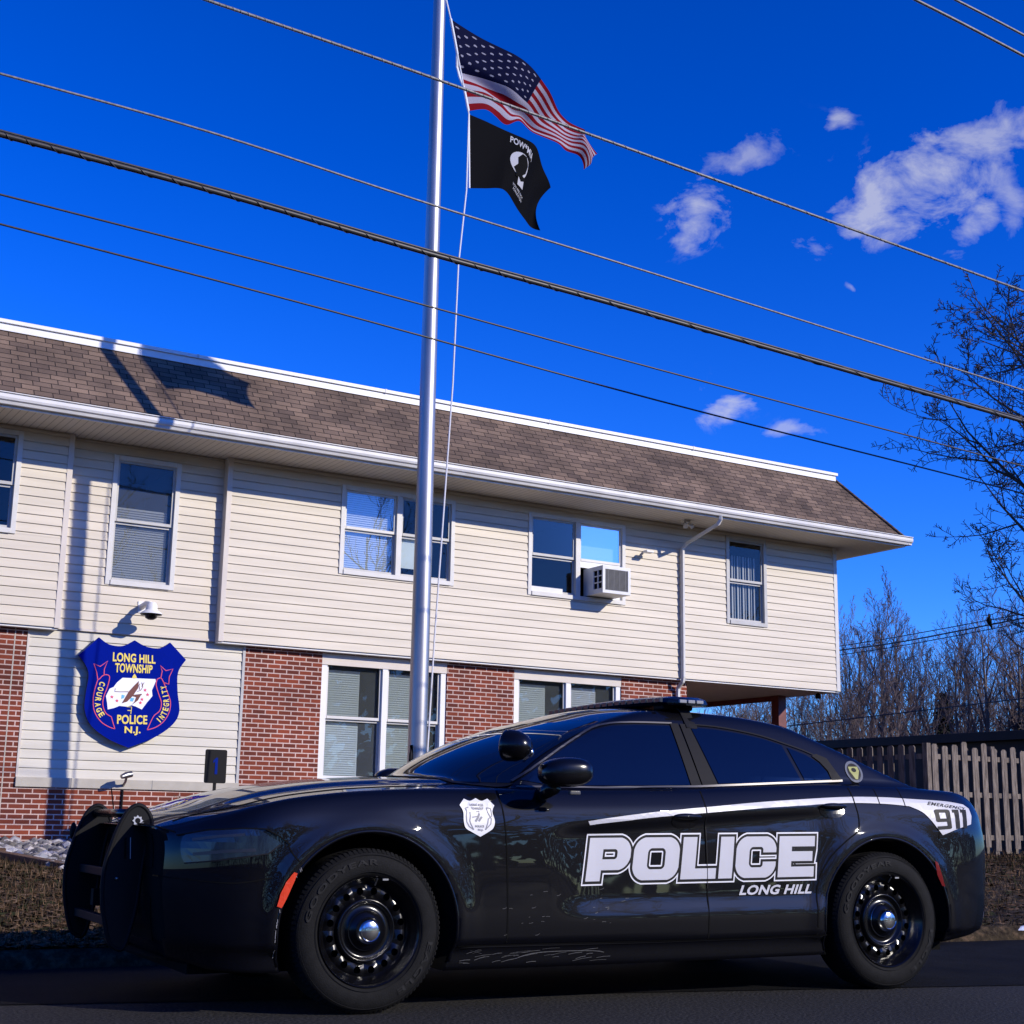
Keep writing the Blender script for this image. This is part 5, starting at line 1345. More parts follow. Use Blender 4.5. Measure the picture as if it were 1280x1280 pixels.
for i, (nm, wd, loops) in enumerate(LET):
    def sized(d):
        r_ = []
        for hi_, l in enumerate(loops):
            raw = [tmap(x0+q[0], q[1]) for q in l]; sg = 1 if hi_ == 0 else -1; o_ = offs(raw, sg*d)
            def rad(q, i):
                if len(q) < 3: return 0
                a_, b_, c_ = Vector(raw[i-1]), Vector(raw[i]), Vector(raw[(i+1) % len(raw)]); convex = ((b_-a_).x*(c_-b_).y-(b_-a_).y*(c_-b_).x) > 0
                return max(.003, q[2]*KM+(sg*d if convex else -sg*d))
            r_.append(rnd_poly([(o_[i][0], o_[i][1], rad(l[i], i)) for i in range(len(l))]))
        return r_
    a_, b_, c_ = MB(), MB(), MB()
    drape(a_, sized(O2), .0036+.00016*i, .04); drape(b_, sized(O1), .0050+.00012*i, .04); drape(c_, sized(0), .0064, .04)
    par = FD if i < 2 else (RD if i > 2 else FD)
    lo = MB(); k = len(a_.v); lo.v = a_.v+b_.v+c_.v; lo.f = a_.f+[tuple(q+k for q in f_) for f_ in b_.f]; k2 = k+len(b_.v); lo.f += [tuple(q+k2 for q in f_) for f_ in c_.f]
    lo.m = [0]*len(a_.f)+[1]*len(b_.f)+[2]*len(c_.f)
    cput(lo, 'letter', ['decalw', 'decalk', 'decal'], par, fixn=False)
    x0 += wd+gap
# seam over the lettering
mb = MB(); drape(mb, [strokeuw([(1.870, .86), (1.871, .7), (1.868, .54)], .0035)], .0075, grid=.05); cput(mb, 'door_seam', 'decalk', fixn=False)
def dtext(s, c4, mat_, parent=None, off=.03, sp=1.05, shear=0, eps=.005, name='lettering', grid=.06):
    vs_, fs_ = text_mesh(s, off, sp, res=3); bl, br, tr, tl = c4; out = []
    for a, b in vs_:
        p = [(bl[i]*(1-a)+br[i]*a)*(1-b)+(tl[i]*(1-a)+tr[i]*a)*b for i in (0, 1)]; out.append((p[0]+shear*(b-.0), p[1]))
    mb = MB(); drape(mb, None, eps, grid, tris=fs_, verts=out); return cput(mb, name, mat_, parent, fixn=False)
dtext('LONG HILL', (cs(923, 1119), cs(1013, 1117), cs(1017, 1105), cs(927, 1106.5)), 'decal', RD, off=.035)
# ---- stripe and 911 panel
up_ = smooth_poly([(735, 1026.5), (780, 1020), (830, 1014), (886, 1009), (950, 1003), (1010, 999), (1060, 996.5), (1104, 997), (1136, 999), (1180, 1002), (1203, 1006)], False, 5)
lo_ = smooth_poly([(737, 1031), (780, 1026), (830, 1020.5), (886, 1016), (950, 1010.5), (1010, 1006.5), (1060, 1004), (1104, 1005), (1136, 1008)], False, 5)
pan = smooth_poly([(1136, 1008), (1152, 1015), (1163, 1025), (1171, 1035), (1178, 1044)], False, 4)
rgt = [(1178, 1044), (1197, 1036), (1213, 1030.5), (1213.5, 1020), (1210, 1011), (1203, 1006)]
vv_ = .03
stripe = [cs(*p) for p in up_]+[cs(*p) for p in rgt[::-1][1:-1]]+[cs(*p) for p in pan[::-1]]+[cs(*p) for p in lo_[::-1][1:]]
def clipu(poly, u0, u1):
    for (c, s_) in ((u0, 1), (u1, -1)):
        out = []
        for i in range(len(poly)):
            a, b = poly[i-1], poly[i]; ia, ib = (a[0]-c)*s_ >= 0, (b[0]-c)*s_ >= 0
            if ia != ib: t = (c-a[0])/(b[0]-a[0]); out.append((c, a[1]+(b[1]-a[1])*t))
            if ib: out.append(b)
        poly = out
        if not poly: return poly
    return poly
for (u0, u1, par) in ((.9, 1.865, FD), (1.874, 2.868, RD), (2.878, 3.048, None), (3.056, 3.232, None), (3.240, 4.2, None)):
    pp = clipu(stripe, u0, u1)
    mb = MB(); drape(mb, [pp], .004, .04); cput(mb, 'stripe', 'decal', par, fixn=False)
dtext('EMERGENCY', (cs(1158.5, 1006.5), cs(1205, 1013), cs(1206, 1010), cs(1160, 1002.5)), 'decalk', None, off=.012, sp=1.12, eps=.006, grid=.03)
nine = [[(0, 0), (.62, 0), (.62, .16), (0, .16)]]
def seg(c4, polys, mat_, eps=.006):
    bl, br, tr, tl = c4; mb = MB()
    for lp in polys:
        L = [[tuple((bl[i]*(1-a)+br[i]*a)*(1-b)+(tl[i]*(1-a)+tr[i]*a)*b for i in (0, 1)) for a, b in rnd_poly(l)] for l in lp]
        drape(mb, L, eps, .05)
    return cput(mb, 'lettering', mat_, None, fixn=False)
C4 = (cs(1172, 1037.5), cs(1208, 1034.5), cs(1206, 1012.5), cs(1166, 1012))
seg(C4, [[[(0, 0), (.46, 0, .06), (.46, 1, .08), (0, 1, .08), (0, .38, .06), (.33, .38), (.33, .17), (0, .17)], [(.13, .54), (.33, .54), (.33, .84), (.13, .84)]]], 'decalk')
seg(C4, [[[(.60, -.02), (.74, -.02), (.74, 1), (.54, 1), (.54, .84), (.60, .84)]]], 'decalk')
seg(C4, [[[(.86, -.04), (1.0, -.04), (1.0, 1), (.80, 1), (.80, .84), (.86, .84)]]], 'decalk')
# ---- fender shield
def fsx(zx, zy): return cs(560+zx/16, 980+zy/16)
fsh = smooth_poly([(310, 300), (430, 345), (545, 290), (660, 345), (780, 300), (918, 435), (880, 560), (930, 740), (900, 880), (800, 960), (640, 1055), (480, 965), (350, 880), (310, 740), (305, 600), (285, 520), (225, 425)], corners=(0, 2, 4, 5, 10, 16))
mb = MB(); drape(mb, [[fsx(*p) for p in fsh]], .004, .05); shb = cput(mb, 'shield_decal', 'decalw', fixn=False)
def ft(s, c4, off=.05): return dtext(s, tuple(fsx(*c) for c in c4), 'decalg', shb, off=off, eps=.0055, sp=1.1)
ft('LONG HILL', ((425, 445), (705, 450), (705, 405), (425, 400))); ft('TOWNSHIP', ((460, 520), (700, 522), (700, 470), (455, 470)))
ft('POLICE', ((535, 870), (715, 870), (715, 825), (535, 825))); ft('N.J.', ((590, 950), (700, 950), (700, 895), (590, 895)))
mb = MB()
for pts in ([(330, 490), (400, 470)], [(350, 500), (370, 560), (360, 640), (370, 760), (420, 850), (510, 915)], [(430, 560), (440, 640), (430, 740), (450, 800), (510, 915)], [(760, 480), (840, 495)], [(760, 480), (780, 560), (860, 700), (850, 800), (745, 915)], [(840, 495), (870, 640), (800, 700), (790, 780), (745, 915)],
            [(620, 590), (590, 680), (545, 750)], [(670, 660), (640, 700), (610, 745)], [(480, 665), (560, 655), (600, 640)], [(560, 560), (600, 545), (620, 570)]):
    lw = .0045 if pts[0] not in ((620, 590), (670, 660)) else .010
    drape(mb, [strokeuw([fsx(*p) for p in pts], lw)], .0056, .06)
cput(mb, 'shield_drawing', 'decalg', shb, fixn=False)
M['stickerblue'] = mat('sticker_rim', (.07, .085, .13), .6)
# ---- C-pillar sticker
cc = (2.968, 1.166)
def circ(c, r, rz=None, n_=28): return [(c[0]+r*cos(2*pi*k/n_), c[1]+(rz or r)*sin(2*pi*k/n_)) for k in range(n_)]
mb = MB(); drape(mb, [circ(cc, .060)], .004, .05); stk = cput(mb, 'round_sticker', 'stickerblue', fixn=False)
mb = MB(); drape(mb, [circ(cc, .046)], .005, .05); cput(mb, 'sticker_field', 'decalk', stk, fixn=False)
mb = MB(); drape(mb, [[(cc[0]-.034, cc[1]+.026), (cc[0]+.034, cc[1]+.028), (cc[0]+.037, cc[1]+.004), (cc[0]+.010, cc[1]-.042), (cc[0]-.006, cc[1]-.042), (cc[0]-.032, cc[1])]], .006, .05); cput(mb, 'sticker_shield', 'yellow', stk, fixn=False)
mb = MB(); drape(mb, [circ((cc[0], cc[1]+.008), .017, .012)], .007, .05); cput(mb, 'sticker_shield', 'decalk', stk, fixn=False)
# ---- handles
for (c, par, fr_, fx) in (((1.738, .900), FD, 0, 0), ((2.708, .972), RD, 0, 0)):
    p = sid(c[0], c[1]-.018, 0)
    mb = MB(); drape(mb, [circ((c[0], c[1]-.022), .083, .044)], .0025, .03); rc = cput(mb, 'handle_recess', 'blackgloss', par, fixn=False)
    mb = MB(); mb.ell((c[0]+.005, p.y-.018, c[1]+.0), (.088, .016, .0165), 24, 12); cput(mb, 'handle', 'paint', par, smooth=True)
# ---- lamps
hl = [cs(*p) for p in ((229, 1046), (260, 1039), (300, 1036.5), (322, 1037), (338, 1046), (350, 1055), (336, 1066), (300, 1071), (262, 1076), (231, 1078))]
def stroke_l(): pass
M['headlamp'] = mat('smoked_headlamp', (.009, .013, .028), .10, spec=.65)
mb = MB(); drape(mb, [smooth_poly(hl, True, 4)], .005, .03); hlo = cput(mb, 'headlamp', 'headlamp', fixn=False)
mb = MB(); drape(mb, [strokeuw([cs(*p) for p in ((231, 1079), (270, 1076), (310, 1071), (336, 1067), (350, 1056))], .006)], .006, .04); cput(mb, 'headlamp_edge', 'frame', hlo, fixn=False)
M['lampglow'] = mat('lamp_reflector', (.022, .025, .035), .3, spec=.5)
for (a_, b_, w_) in (((246, 1050), (300, 1043), .012), ((246, 1068), (312, 1062), .014)):
    mb = MB(); drape(mb, [strokeuw([cp(*a_, .12), cp((a_[0]+b_[0])/2, (a_[1]+b_[1])/2-1, .12), cp(*b_, .12)], w_)], .0065, .04); cput(mb, 'lamp_element', 'lampglow', hlo, fixn=False)
mb = MB(); drape(mb, [strokeuw([cp(*p, .12) for p in ((231, 1045), (262, 1038), (300, 1035.5), (324, 1036), (340, 1045), (352, 1055))], .005)], .006, .04); cput(mb, 'headlamp_edge', 'blackmat', hlo, fixn=False)
seam([cp(352, 1056, .1), cp(362, 1068, .05), cp(374, 1079, .02)], .006, 'bumper_seam')
seam([cp(196, 1030, .2), cp(212, 1034, .15), cp(230, 1041, .12)], .006, 'bumper_seam')
seam([(-.93, .60), (-.80, .585), (-.62, .575), (-.47, .60)], .005, 'bumper_crease')
mb = MB(); drape(mb, [smooth_poly(hl, True, 4)], .005, .03, f=sid_far); cput(mb, 'headlamp', 'headlamp', fixn=False)
rp_ = [(367, 1090), (371, 1091.5), (366, 1104), (357, 1124), (351, 1135), (346, 1133), (350, 1118), (357, 1103)]
mb = MB(); drape(mb, [[cs(*p) for p in rp_]], .008, .03); cput(mb, 'side_marker', 'orange', fixn=False)
rp_ = [(1167.5, 1076), (1171, 1078), (1176, 1092), (1180.5, 1108), (1177, 1107), (1171, 1094)]
mb = MB(); drape(mb, [[cs(*p) for p in rp_]], .008, .03); cput(mb, 'side_marker', 'redlens', fixn=False)
# grille / fascia recesses on the nose
def front(v, w, eps=.003):
    h, nrm, i, d = bvh.ray_cast(Vector((-3, v, w)), Vector((1, 0, 0)))
    if h is None: return Vector((-.9, v, w))
    if nrm.x > 0: nrm = -nrm
    return h+nrm*eps
mb = MB(); drape(mb, [[(.42, .63), (1.48, .63), (1.44, .78), (.46, .78)]], .004, .05, f=front); cput(mb, 'grille', 'blackmat', fixn=False)
mb = MB(); drape(mb, [[(.50, .30), (1.40, .30), (1.46, .50), (.44, .50)]], .004, .05, f=front); cput(mb, 'lower_grille', 'blackmat', fixn=False)
# tail lamp bar (rear)
def rearf(v, w, eps=.003):
    h, nrm, i, d = bvh.ray_cast(Vector((6, v, w)), Vector((-1, 0, 0)))
    if h is None: return Vector((3.9, v, w))
    if nrm.x < 0: nrm = -nrm
    return h+nrm*eps
mb = MB(); drape(mb, [[(.22, .88), (1.68, .88), (1.66, .96), (.24, .96)]], .004, .05, f=rearf); cput(mb, 'tail_lamp', 'redlens', fixn=False)
# ---- scrapes on the sill
rs_ = random.Random(8); mb = MB()
for k in range(34):
    u_ = .47+.75*rs_.random()**1.5; w_ = .20+.065*rs_.random(); l = .02+.09*rs_.random(); a = rs_.gauss(.12, .12)
    drape(mb, [strokeuw([(u_, w_), (u_+l*.5, w_+l*.5*sin(a)+.002), (u_+l, w_+l*sin(a))], .0010+.0018*rs_.random())], .004, .05)
drape(mb, [strokeuw(smooth_poly([(.78, .225), (.86, .243), (1.0, .250), (1.2, .247), (1.26, .238)], False, 3), .004)], .0045, .05)
for k in range(26):
    u_ = .60+.8*rs_.random(); w_ = .32+.22*rs_.random(); l = .006+.02*rs_.random()
    drape(mb, [strokeuw([(u_, w_), (u_+l*.5, w_+.001), (u_+l, w_+l*rs_.uniform(-.1, .4))], .0018)], .003, .05)
cput(mb, 'paint_scrapes', 'scratch', parts_.get('sill#near'), fixn=False)
# white chips along the arch edge
mb = MB()
for k in range(30):
    a = R(140)+R(52)*k/29+rs_.gauss(0, .006); r_ = .4475; u_ = r_*cos(a); w_ = .362+r_*sin(a)
    if w_ > .2 and rs_.random() < .75: drape(mb, [strokeuw([(u_, w_), (u_-.010*sin(-a), w_-.014)], .0022)], .005, .05)
cput(mb, 'paint_chips', 'decalg', None, fixn=False)
# ---- wheels
def wheel(cx, cy, nm_side):
    wl = empty('wheel'); wl.parent = car; wl.location = (cx, cy, .3635)
    sg = 1 if nm_side == 'near' else -1   # outer face towards -y
    def p(mb, name, mt, **k):
        if sg < 0: mb.v = [(a, -b, c) for a, b, c in mb.v]
        o = mb.build(name, mt, **k); o.parent = wl; return o
    # y=0 is the outer plane of the tyre, inward positive
    prof = [(.245, .012), (.252, .002), (.27, -.004), (.295, -.006), (.318, -.002), (.335, .006), (.348, .016), (.357, .028), (.3625, .042), (.3635, .08), (.3635, .18), (.3625, .205), (.352, .226), (.33, .236), (.28, .238), (.245, .22)]
    n_ = 96; t = MB(); t.lathe(prof, (0, 0, 0), 'Y', n_)
    ty = p(t, 'tyre', 'tyre', smooth=True)
    # tread blocks on the shoulder
    t = MB()
    for k in range(n_):
        a = 2*pi*k/n_; a2 = a+2*pi/n_*.62
        r1, r2 = .3478, .3645
        q = [(r1*cos(x), .012, r1*sin(x)) for x in (a, a2)]+[(r2*cos(x), .034, r2*sin(x)) for x in (a2, a)]
        q2 = [(.3662*cos(x), .10, .3662*sin(x)) for x in (a, a2)]
        t.add(q+[q2[1], q2[0]], [(0, 1, 2, 3), (3, 2, 4, 5)])
    p(t, 'tread', 'tyre', fixn=False)
    for r_ in (.262, .338):
        t = MB(); t.lathe([(r_-.0015, -.006 if r_ < .3 else .002), (r_, -.009 if r_ < .3 else -.001), (r_+.0015, -.006 if r_ < .3 else .002)], (0, 0, 0), 'Y', n_); p(t, 'sidewall_rib', 'tyre', smooth=True)
    # lettering moulded on the sidewall
    def arct(s, r_in, r_out, a0, a1, mb):
        vs_, fs_ = text_mesh(s, .03, 1.15, res=3); out = []
        for x, y in vs_:
            rr_ = r_in+(r_out-r_in)*y; a = a0+(a1-a0)*x; yy = -.0045-(0.0035 if rr_ < .31 else 0.0035-(rr_-.31)*.25); out.append((rr_*cos(a), yy-.0015, rr_*sin(a)))
        mb.add(out, fs_)
    if sg > 0:
        t = MB(); arct('GOODYEAR', .292, .318, R(172), R(84), t); p(t, 'sidewall_lettering', 'tyretxt', fixn=False)
        t = MB(); arct('EAGLE', .292, .318, R(-10), R(-62), t); p(t, 'sidewall_lettering', 'tyretxt', fixn=False)
    # rim
    t = MB(); t.lathe([(.247, .018), (.249, .004), (.244, -.003), (.238, .002), (.234, .016), (.222, .030), (.214, .050), (.206, .060), (.203, .063)], (0, 0, 0), 'Y', n_)
    rim = p(t, 'rim', 'blackgloss', smooth=True, sharp=50)
    # pierced disc
    t = MB(); NH = 16; ra, rb = .147, .203; rc_ = .176; rh = .0165
    for k in range(NH):
        am = 2*pi*(k+.5)/NH; da = pi/NH; Nn = 16; outer = []; inn = []
        for j in range(Nn):
            th = 2*pi*j/Nn; c_, s_ = cos(th), sin(th); sc = 1/max(abs(c_), abs(s_)); rr_ = (ra+rb)/2+(rb-ra)/2*c_*sc; aa = am+da*s_*sc
            outer.append((rr_*cos(aa), .063-.010*(1-abs(rr_-.175)/.03) if abs(rr_-.175) < .03 else .063, rr_*sin(aa)))
            r2 = rc_+rh*c_; a2 = am+rh*s_/rc_; inn.append((r2*cos(a2), .052, r2*sin(a2)))
        back = [(x, .075, z) for x, y, z in inn]
        fs_ = []
        for j in range(Nn): j2 = (j+1) % Nn; fs_ += [(j, j2, Nn+j2, Nn+j), (Nn+j, Nn+j2, 2*Nn+j2, 2*Nn+j)]
        t.add(outer+inn+back, fs_)
    p(t, 'rim_disc', 'blackgloss', smooth=True, sharp=45)
    t = MB(); t.lathe([(.147, .063), (.142, .050), (.136, .040), (.130, .042), (.124, .056), (.110, .060), (.090, .052), (.087, .048)], (0, 0, 0), 'Y', 64); p(t, 'rim_bead', 'blackgloss', smooth=True)
    t = MB(); t.lathe([(.088, .052), (.088, .044), (.083, .036), (.066, .026), (.054, .016)], (0, 0, 0), 'Y', 64); hb_ = p(t, 'hubcap', 'blackgloss', smooth=True)
    t = MB(); t.lathe([(.0885, .050), (.090, .044), (.0865, .040)], (0, 0, 0), 'Y', 64); p(t, 'hubcap_ring', 'chrome', smooth=True)
    t = MB(); t.lathe([(.060, .020), (.057, .006), (.049, -.008), (.045, -.011), (.042, -.008), (.040, -.009), (.015, -.013), (.0005, -.0135)], (0, 0, 0), 'Y', 48); p(t, 'centre_cap', 'chrome', smooth=True, sharp=30)
    t = MB(); t.lathe([(.243, .10), (.15, .10), (.0005, .10)], (0, 0, 0), 'Y', 48); p(t, 'brake_backing', 'blackmat')
    t = MB(); t.tube([(.203*cos(1.45), .02, .203*sin(1.45)), (.232*cos(1.45), -.002, .232*sin(1.45))], .004, 6); p(t, 'valve', 'steel')
    t = MB(); t.box((.237*cos(1.28)-.014, -.004, .237*sin(1.28)-.004), (.237*cos(1.28)+.014, .006, .237*sin(1.28)+.004)); p(t, 'balance_weight', 'steel')
    return wl
wheel(0, .0, 'near'); wheel(3.052, .0, 'near'); wheel(0, 2*HW, 'far'); wheel(3.052, 2*HW, 'far')
# ---- push bumper
M['badgegrey'] = mat('badge_silver', (.42, .43, .46), .5)
M['padblack'] = mat('satin_pad', (.004, .004, .0045), .55, spec=.2)
def plate(v, dx=0, name='bumper_plate', star_=True):
    pts = [(-.955, .905), (-.915, .893), (-.885, .850), (-.880, .800), (-.900, .70), (-.915, .58), (-.925, .45), (-.95, .33), (-.975, .262), (-1.01, .268), (-1.040, .300), (-1.068, .40), (-1.083, .50), (-1.083, .61), (-1.060, .71), (-1.032, .80), (-.995, .875)]
    o = cput(MB().prism(smooth_poly([(a+dx, b) for a, b in pts], True, 4), v, v+.012), name, 'padblack')
    mb = MB(); rim_ = smooth_poly([(a+dx, b) for a, b in pts], True, 4); rim_.append(rim_[0]); mb.tube([(a, v+.006, b) for a, b in rim_], .011, 8, cap=False); cput(mb, 'rubber_edge', 'black', o, smooth=True)
    return o
pn = plate(.58); pf = plate(1.38, -.02)
def px_uv(zx, zy): return cp(60+zx/6.4, 1000+zy/6.4, .575)
mb = MB()
star(0, 0, 1, lambda a, b: (px_uv(718+44*a, 165+44*b)), .574, mb, n_=8, inner=.72); so_ = cput(mb, 'badge_decal', 'badgegrey', pn, fixn=False)
mb = MB(); poly2(mb, [px_uv(718+22*cos(k*pi/8), 165+22*sin(k*pi/8)) for k in range(16)], .5735); cput(mb, 'badge_centre', 'decalk', so_, fixn=False)
for zx in (620, 660):
    mb = MB(); poly2(mb, [px_uv(zx-3, 300), px_uv(zx+3, 300), px_uv(zx+1, 470), px_uv(zx-5, 470)] if zx == 660 else [px_uv(zx-7, 300), px_uv(zx+9, 300), px_uv(zx+5, 470), px_uv(zx-11, 470)], .5745); cput(mb, 'slot', 'badgegrey' if zx == 660 else 'blackmat', pn, fixn=False)
cput(MB().ell((px_uv(548, 628)[0], .572, px_uv(548, 628)[1]), (.008, .006, .008), 10, 8), 'bolt', 'steel', pn, smooth=True)
cput(MB().tube([(-.955, .59, .868), (-.975, 1.38, .868)], .021, 14), 'cross_tube', 'blackgloss', smooth=True)
cput(MB().box((-1.04, .59, .575), (-1.015, 1.38, .615)), 'cross_bar', 'frame', bevel=.004)
cput(MB().box((-1.05, .59, .36), (-1.01, 1.38, .40)), 'cross_bar', 'black', bevel=.004)
cput(MB().box((-1.0, .70, .42), (-.90, .76, .5)), 'mount', 'black'); cput(MB().box((-1.0, 1.18, .42), (-.90, 1.24, .5)), 'mount', 'black')
cput(MB().ell((-1.06, 1.50, .775), (.018, .02, .045), 12, 8).tube([(-1.05, 1.39, .70), (-1.06, 1.49, .745)], .006, 6), 'marker_lamp', 'black', smooth=True)
M['lensm'] = mat('mirror_lens', (.08, .08, .085), .3)
# ---- mirror
def mirror(sg):
    y = lambda v: v if sg > 0 else 2*HW-v
    mb = MB(); mb.ell((0, 0, 0), (.5, .5, .5), 26, 16)
    for i, p in enumerate(mb.v):
        x, yy, z = [(.5*(abs(q*2)**.72)*(1 if q > 0 else -1)) for q in p]; t = (x+.5)
        # long tapered pod: blunt towards the door glass, thin forward edge
        X = .81+.27*t if True else 0; hz = .072*(1-.12*(t-.5)**2*4); Zz = 1.098+z*2*hz+.010*(t-.5); Y = -.115+yy*2*.085-.03*(t-.3)
        if x > .25: X -= .02*(x-.25)
        mb.v[i] = (X, y(Y), Zz)
    mr = cput(mb, 'mirror', 'blackgloss', smooth=True)
    mb = MB().tube([(.90, y(-.08), 1.03), (.91, y(.03), 1.00), (.91, y(.07), .985)], [.04, .034, .04], 10); cput(mb, 'mirror_stalk', 'blackgloss', mr, smooth=True)
    mb = MB().box((.965, y(-.12)-.012, .992), (1.025, y(-.12)+.012, 1.012)); cput(mb, 'mirror_lamp', 'lensm', mr, bevel=.006)
mirror(1); mirror(-1)
# ---- spotlight
sl_ = cput(MB().lathe([(.001, .105), (.03, .10), (.058, .075), (.074, .035), (.078, -.01), (.076, -.03), (.070, -.036), (.001, -.040)], (0, 0, 0), 'X', 32), 'spotlight', 'blackgloss', smooth=True, sharp=50)
sl_.location = (.70, -.015, 1.222); sl_.rotation_euler = (0, R(6), R(-52))
cput(MB().tube([(.775, 0.0, 1.212), (.80, .03, 1.205), (.835, .07, 1.197)], [.026, .018, .014], 12), 'spotlight_stem', 'chrome', smooth=True)
cput(MB().ell((.845, .065, 1.198), (.02, .022, .024), 12, 10).tube([(.845, .065, 1.198), (.86, .16, 1.16)], .010, 8), 'spotlight_mount', 'chrome', smooth=True)
M['lensd'] = mat('dark_lens', (.05, .052, .056), .15, spec=.6)
# ---- light bar
LB0, LB1 = .26, 2*HW-.26
def lbp(v):
    b = 1.494+.012*(1-((v-HW)/.69)**2); return b
mb = MB(); prof_ = [(-.135, .0), (-.145, .016), (-.13, .040), (-.08, .052), (.08, .052), (.13, .040), (.145, .016), (.135, .0)]
N = 24
for k in range(N+1):
    v = LB0+(LB1-LB0)*k/N; q = abs((v-HW)/(LB1-HW)); tap = sqrt(max(0, 1-max(0, (q-.86)/.15)**2)) if q > .86 else 1; sw = .03*q*q
    for (a, b) in prof_: mb.v.append((1.93+a*max(tap, .35)+sw, v, lbp(v)+b*max(tap, .5)))
m_ = len(prof_)
for k in range(N):
    for j in range(m_): a = k*m_+j; b = k*m_+(j+1) % m_; mb.f.append((a, b, b+m_, a+m_)); mb.m.append(0)
mb.f.append(tuple(range(m_))); mb.m.append(0); mb.f.append(tuple(N*m_+j for j in range(m_))); mb.m.append(0)
lb = cput(mb, 'light_bar', 'blackgloss', smooth=True, sharp=35)
# clear lens modules along the front edge and on the near end
mb = MB()
for k in range(18):
    v = LB0+.09+(LB1-LB0-.18)*k/17
    o = cput(MB().box((1.93-.150, v-.028, lbp(v)+.013), (1.93-.132, v+.028, lbp(v)+.037)), 'lamp_module', 'lensd', lb, bevel=.003)
for k in range(3):
    u_ = 1.865+.055*k; cput(MB().box((u_, LB0-.006, lbp(LB0)+.012), (u_+.045, LB0+.01, lbp(LB0)+.03)), 'lamp_module', 'lens', lb, bevel=.003)
# feet and hook bracket
for sg in (0, 1):
    yv = (lambda v: v) if not sg else (lambda v: 2*HW-v)
    mb = MB(); p0 = topd(1.96, .335, .004); p1 = topd(1.99, .27, .004); p2 = sid(1.99, 1.395, .006)
    pr = [Vector((1.93, LB0+.12, lbp(.3)+.0)), Vector((1.945, .335, p0.z+.006)), Vector((1.95, p1.y, p1.z+.002)), Vector((1.955, p2.y, 1.395))]
    vs_ = []
    for q in pr: vs_ += [(q.x-.035, yv(q.y), q.z), (q.x+.035, yv(q.y), q.z)]
    mb.add(vs_, [(0, 1, 3, 2), (2, 3, 5, 4), (4, 5, 7, 6)]); o = cput(mb, 'roof_bracket', 'frame', fixn=False)
    so2 = o.modifiers.new('s', 'SOLIDIFY'); so2.thickness = .006
    cput(MB().box((1.83, yv(.42)-.05, 1.475), (2.03, yv(.42)+.05, 1.517)), 'bar_foot', 'black', bevel=.01)
# ---- underbody
cput(MB().box((-.75, .3, .17), (3.7, 1.6, .24)), 'underbody', 'blackmat')
cput(MB().tube([(3.2, 1.5, .26), (3.86, 1.5, .27)], .03, 10), 'exhaust_pipe', 'steel')
# antenna on the roof and hood washer details
cput(MB().lathe([(.03, 0), (.028, .02), (.008, .03), (.004, .12), (.001, .121)], (2.75, .95, Z(2.75, .95)-.004), 'Z', 14), 'antenna', 'black', smooth=True)


# ------------------------------------------------------------------ light, sky
SAZ, SEL = R(33), R(24.7)
sd = Vector((sin(SAZ)*cos(SEL), -cos(SAZ)*cos(SEL), sin(SEL)))
sl = bpy.data.lights.new('sun', 'SUN'); sl.energy = 4.6; sl.angle = R(.5); sl.color = (1, .92, .80)
so = bpy.data.objects.new('sun', sl); COL.objects.link(so); so.rotation_euler = sd.to_track_quat('Z', 'Y').to_euler(); so.location = sd*60
w = bpy.data.worlds.new('World'); S.world = w; w.use_nodes = True; n = w.node_tree; bg = n.nodes['Background']; bg.inputs[1].default_value = .10
sky = n.nodes.new('ShaderNodeTexSky'); sky.sky_type = 'NISHITA'; sky.sun_disc = False; sky.sun_elevation = SEL
sky.sun_rotation = math.atan2(sd.x, sd.y); sky.altitude = 300; sky.air_density = 1.0; sky.dust_density = .15; sky.ozone_density = 3.0
hs = n.nodes.new('ShaderNodeHueSaturation'); hs.inputs['Saturation'].default_value = 1.22; hs.inputs['Value'].default_value = .8
gm = n.nodes.new('ShaderNodeGamma'); gm.inputs[1].default_value = 1.42; n.links.new(sky.outputs[0], gm.inputs[0]); n.links.new(gm.outputs[0], hs.inputs['Color'])
tint = n.nodes.new('ShaderNodeMixRGB'); tint.blend_type = 'MULTIPLY'; tint.inputs[0].default_value = 1; tint.inputs[2].default_value = (.42, .73, 1.58, 1); n.links.new(hs.outputs[0], tint.inputs[1])
# clouds: soft patches fixed in the sky's own directions
tc = n.nodes.new('ShaderNodeTexCoord')
def V3(v):
    c = n.nodes.new('ShaderNodeCombineXYZ')
    for i in range(3): c.inputs[i].default_value = v[i]
    return c.outputs[0]
def math_(op, a, b=None, clamp=False):
    m_ = n.nodes.new('ShaderNodeMath'); m_.operation = op; m_.use_clamp = clamp
    for i, q in enumerate((a, b)):
        if q is None: continue
        if isinstance(q, (int, float)): m_.inputs[i].default_value = q
        else: n.links.new(q, m_.inputs[i])
    return m_.outputs[0]
def dot(a, v):
    d = n.nodes.new('ShaderNodeVectorMath'); d.operation = 'DOT_PRODUCT'; n.links.new(a, d.inputs[0]); d.inputs[1].default_value = v; return d.outputs['Value']
mp = n.nodes.new('ShaderNodeMapping'); n.links.new(tc.outputs['Generated'], mp.inputs[0]); mp.inputs['Scale'].default_value = (1, 1, 1.6)
ns = n.nodes.new('ShaderNodeTexNoise'); ns.inputs['Scale'].default_value = 24; ns.inputs['Detail'].default_value = 9; ns.inputs['Roughness'].default_value = .62; ns.inputs['Distortion'].default_value = .35; n.links.new(mp.outputs[0], ns.inputs['Vector'])
nz = math_('SUBTRACT', ns.outputs[0], .5)
nw = n.nodes.new('ShaderNodeTexNoise'); nw.inputs['Scale'].default_value = 11; nw.inputs['Detail'].default_value = 6; n.links.new(tc.outputs['Generated'], nw.inputs['Vector'])
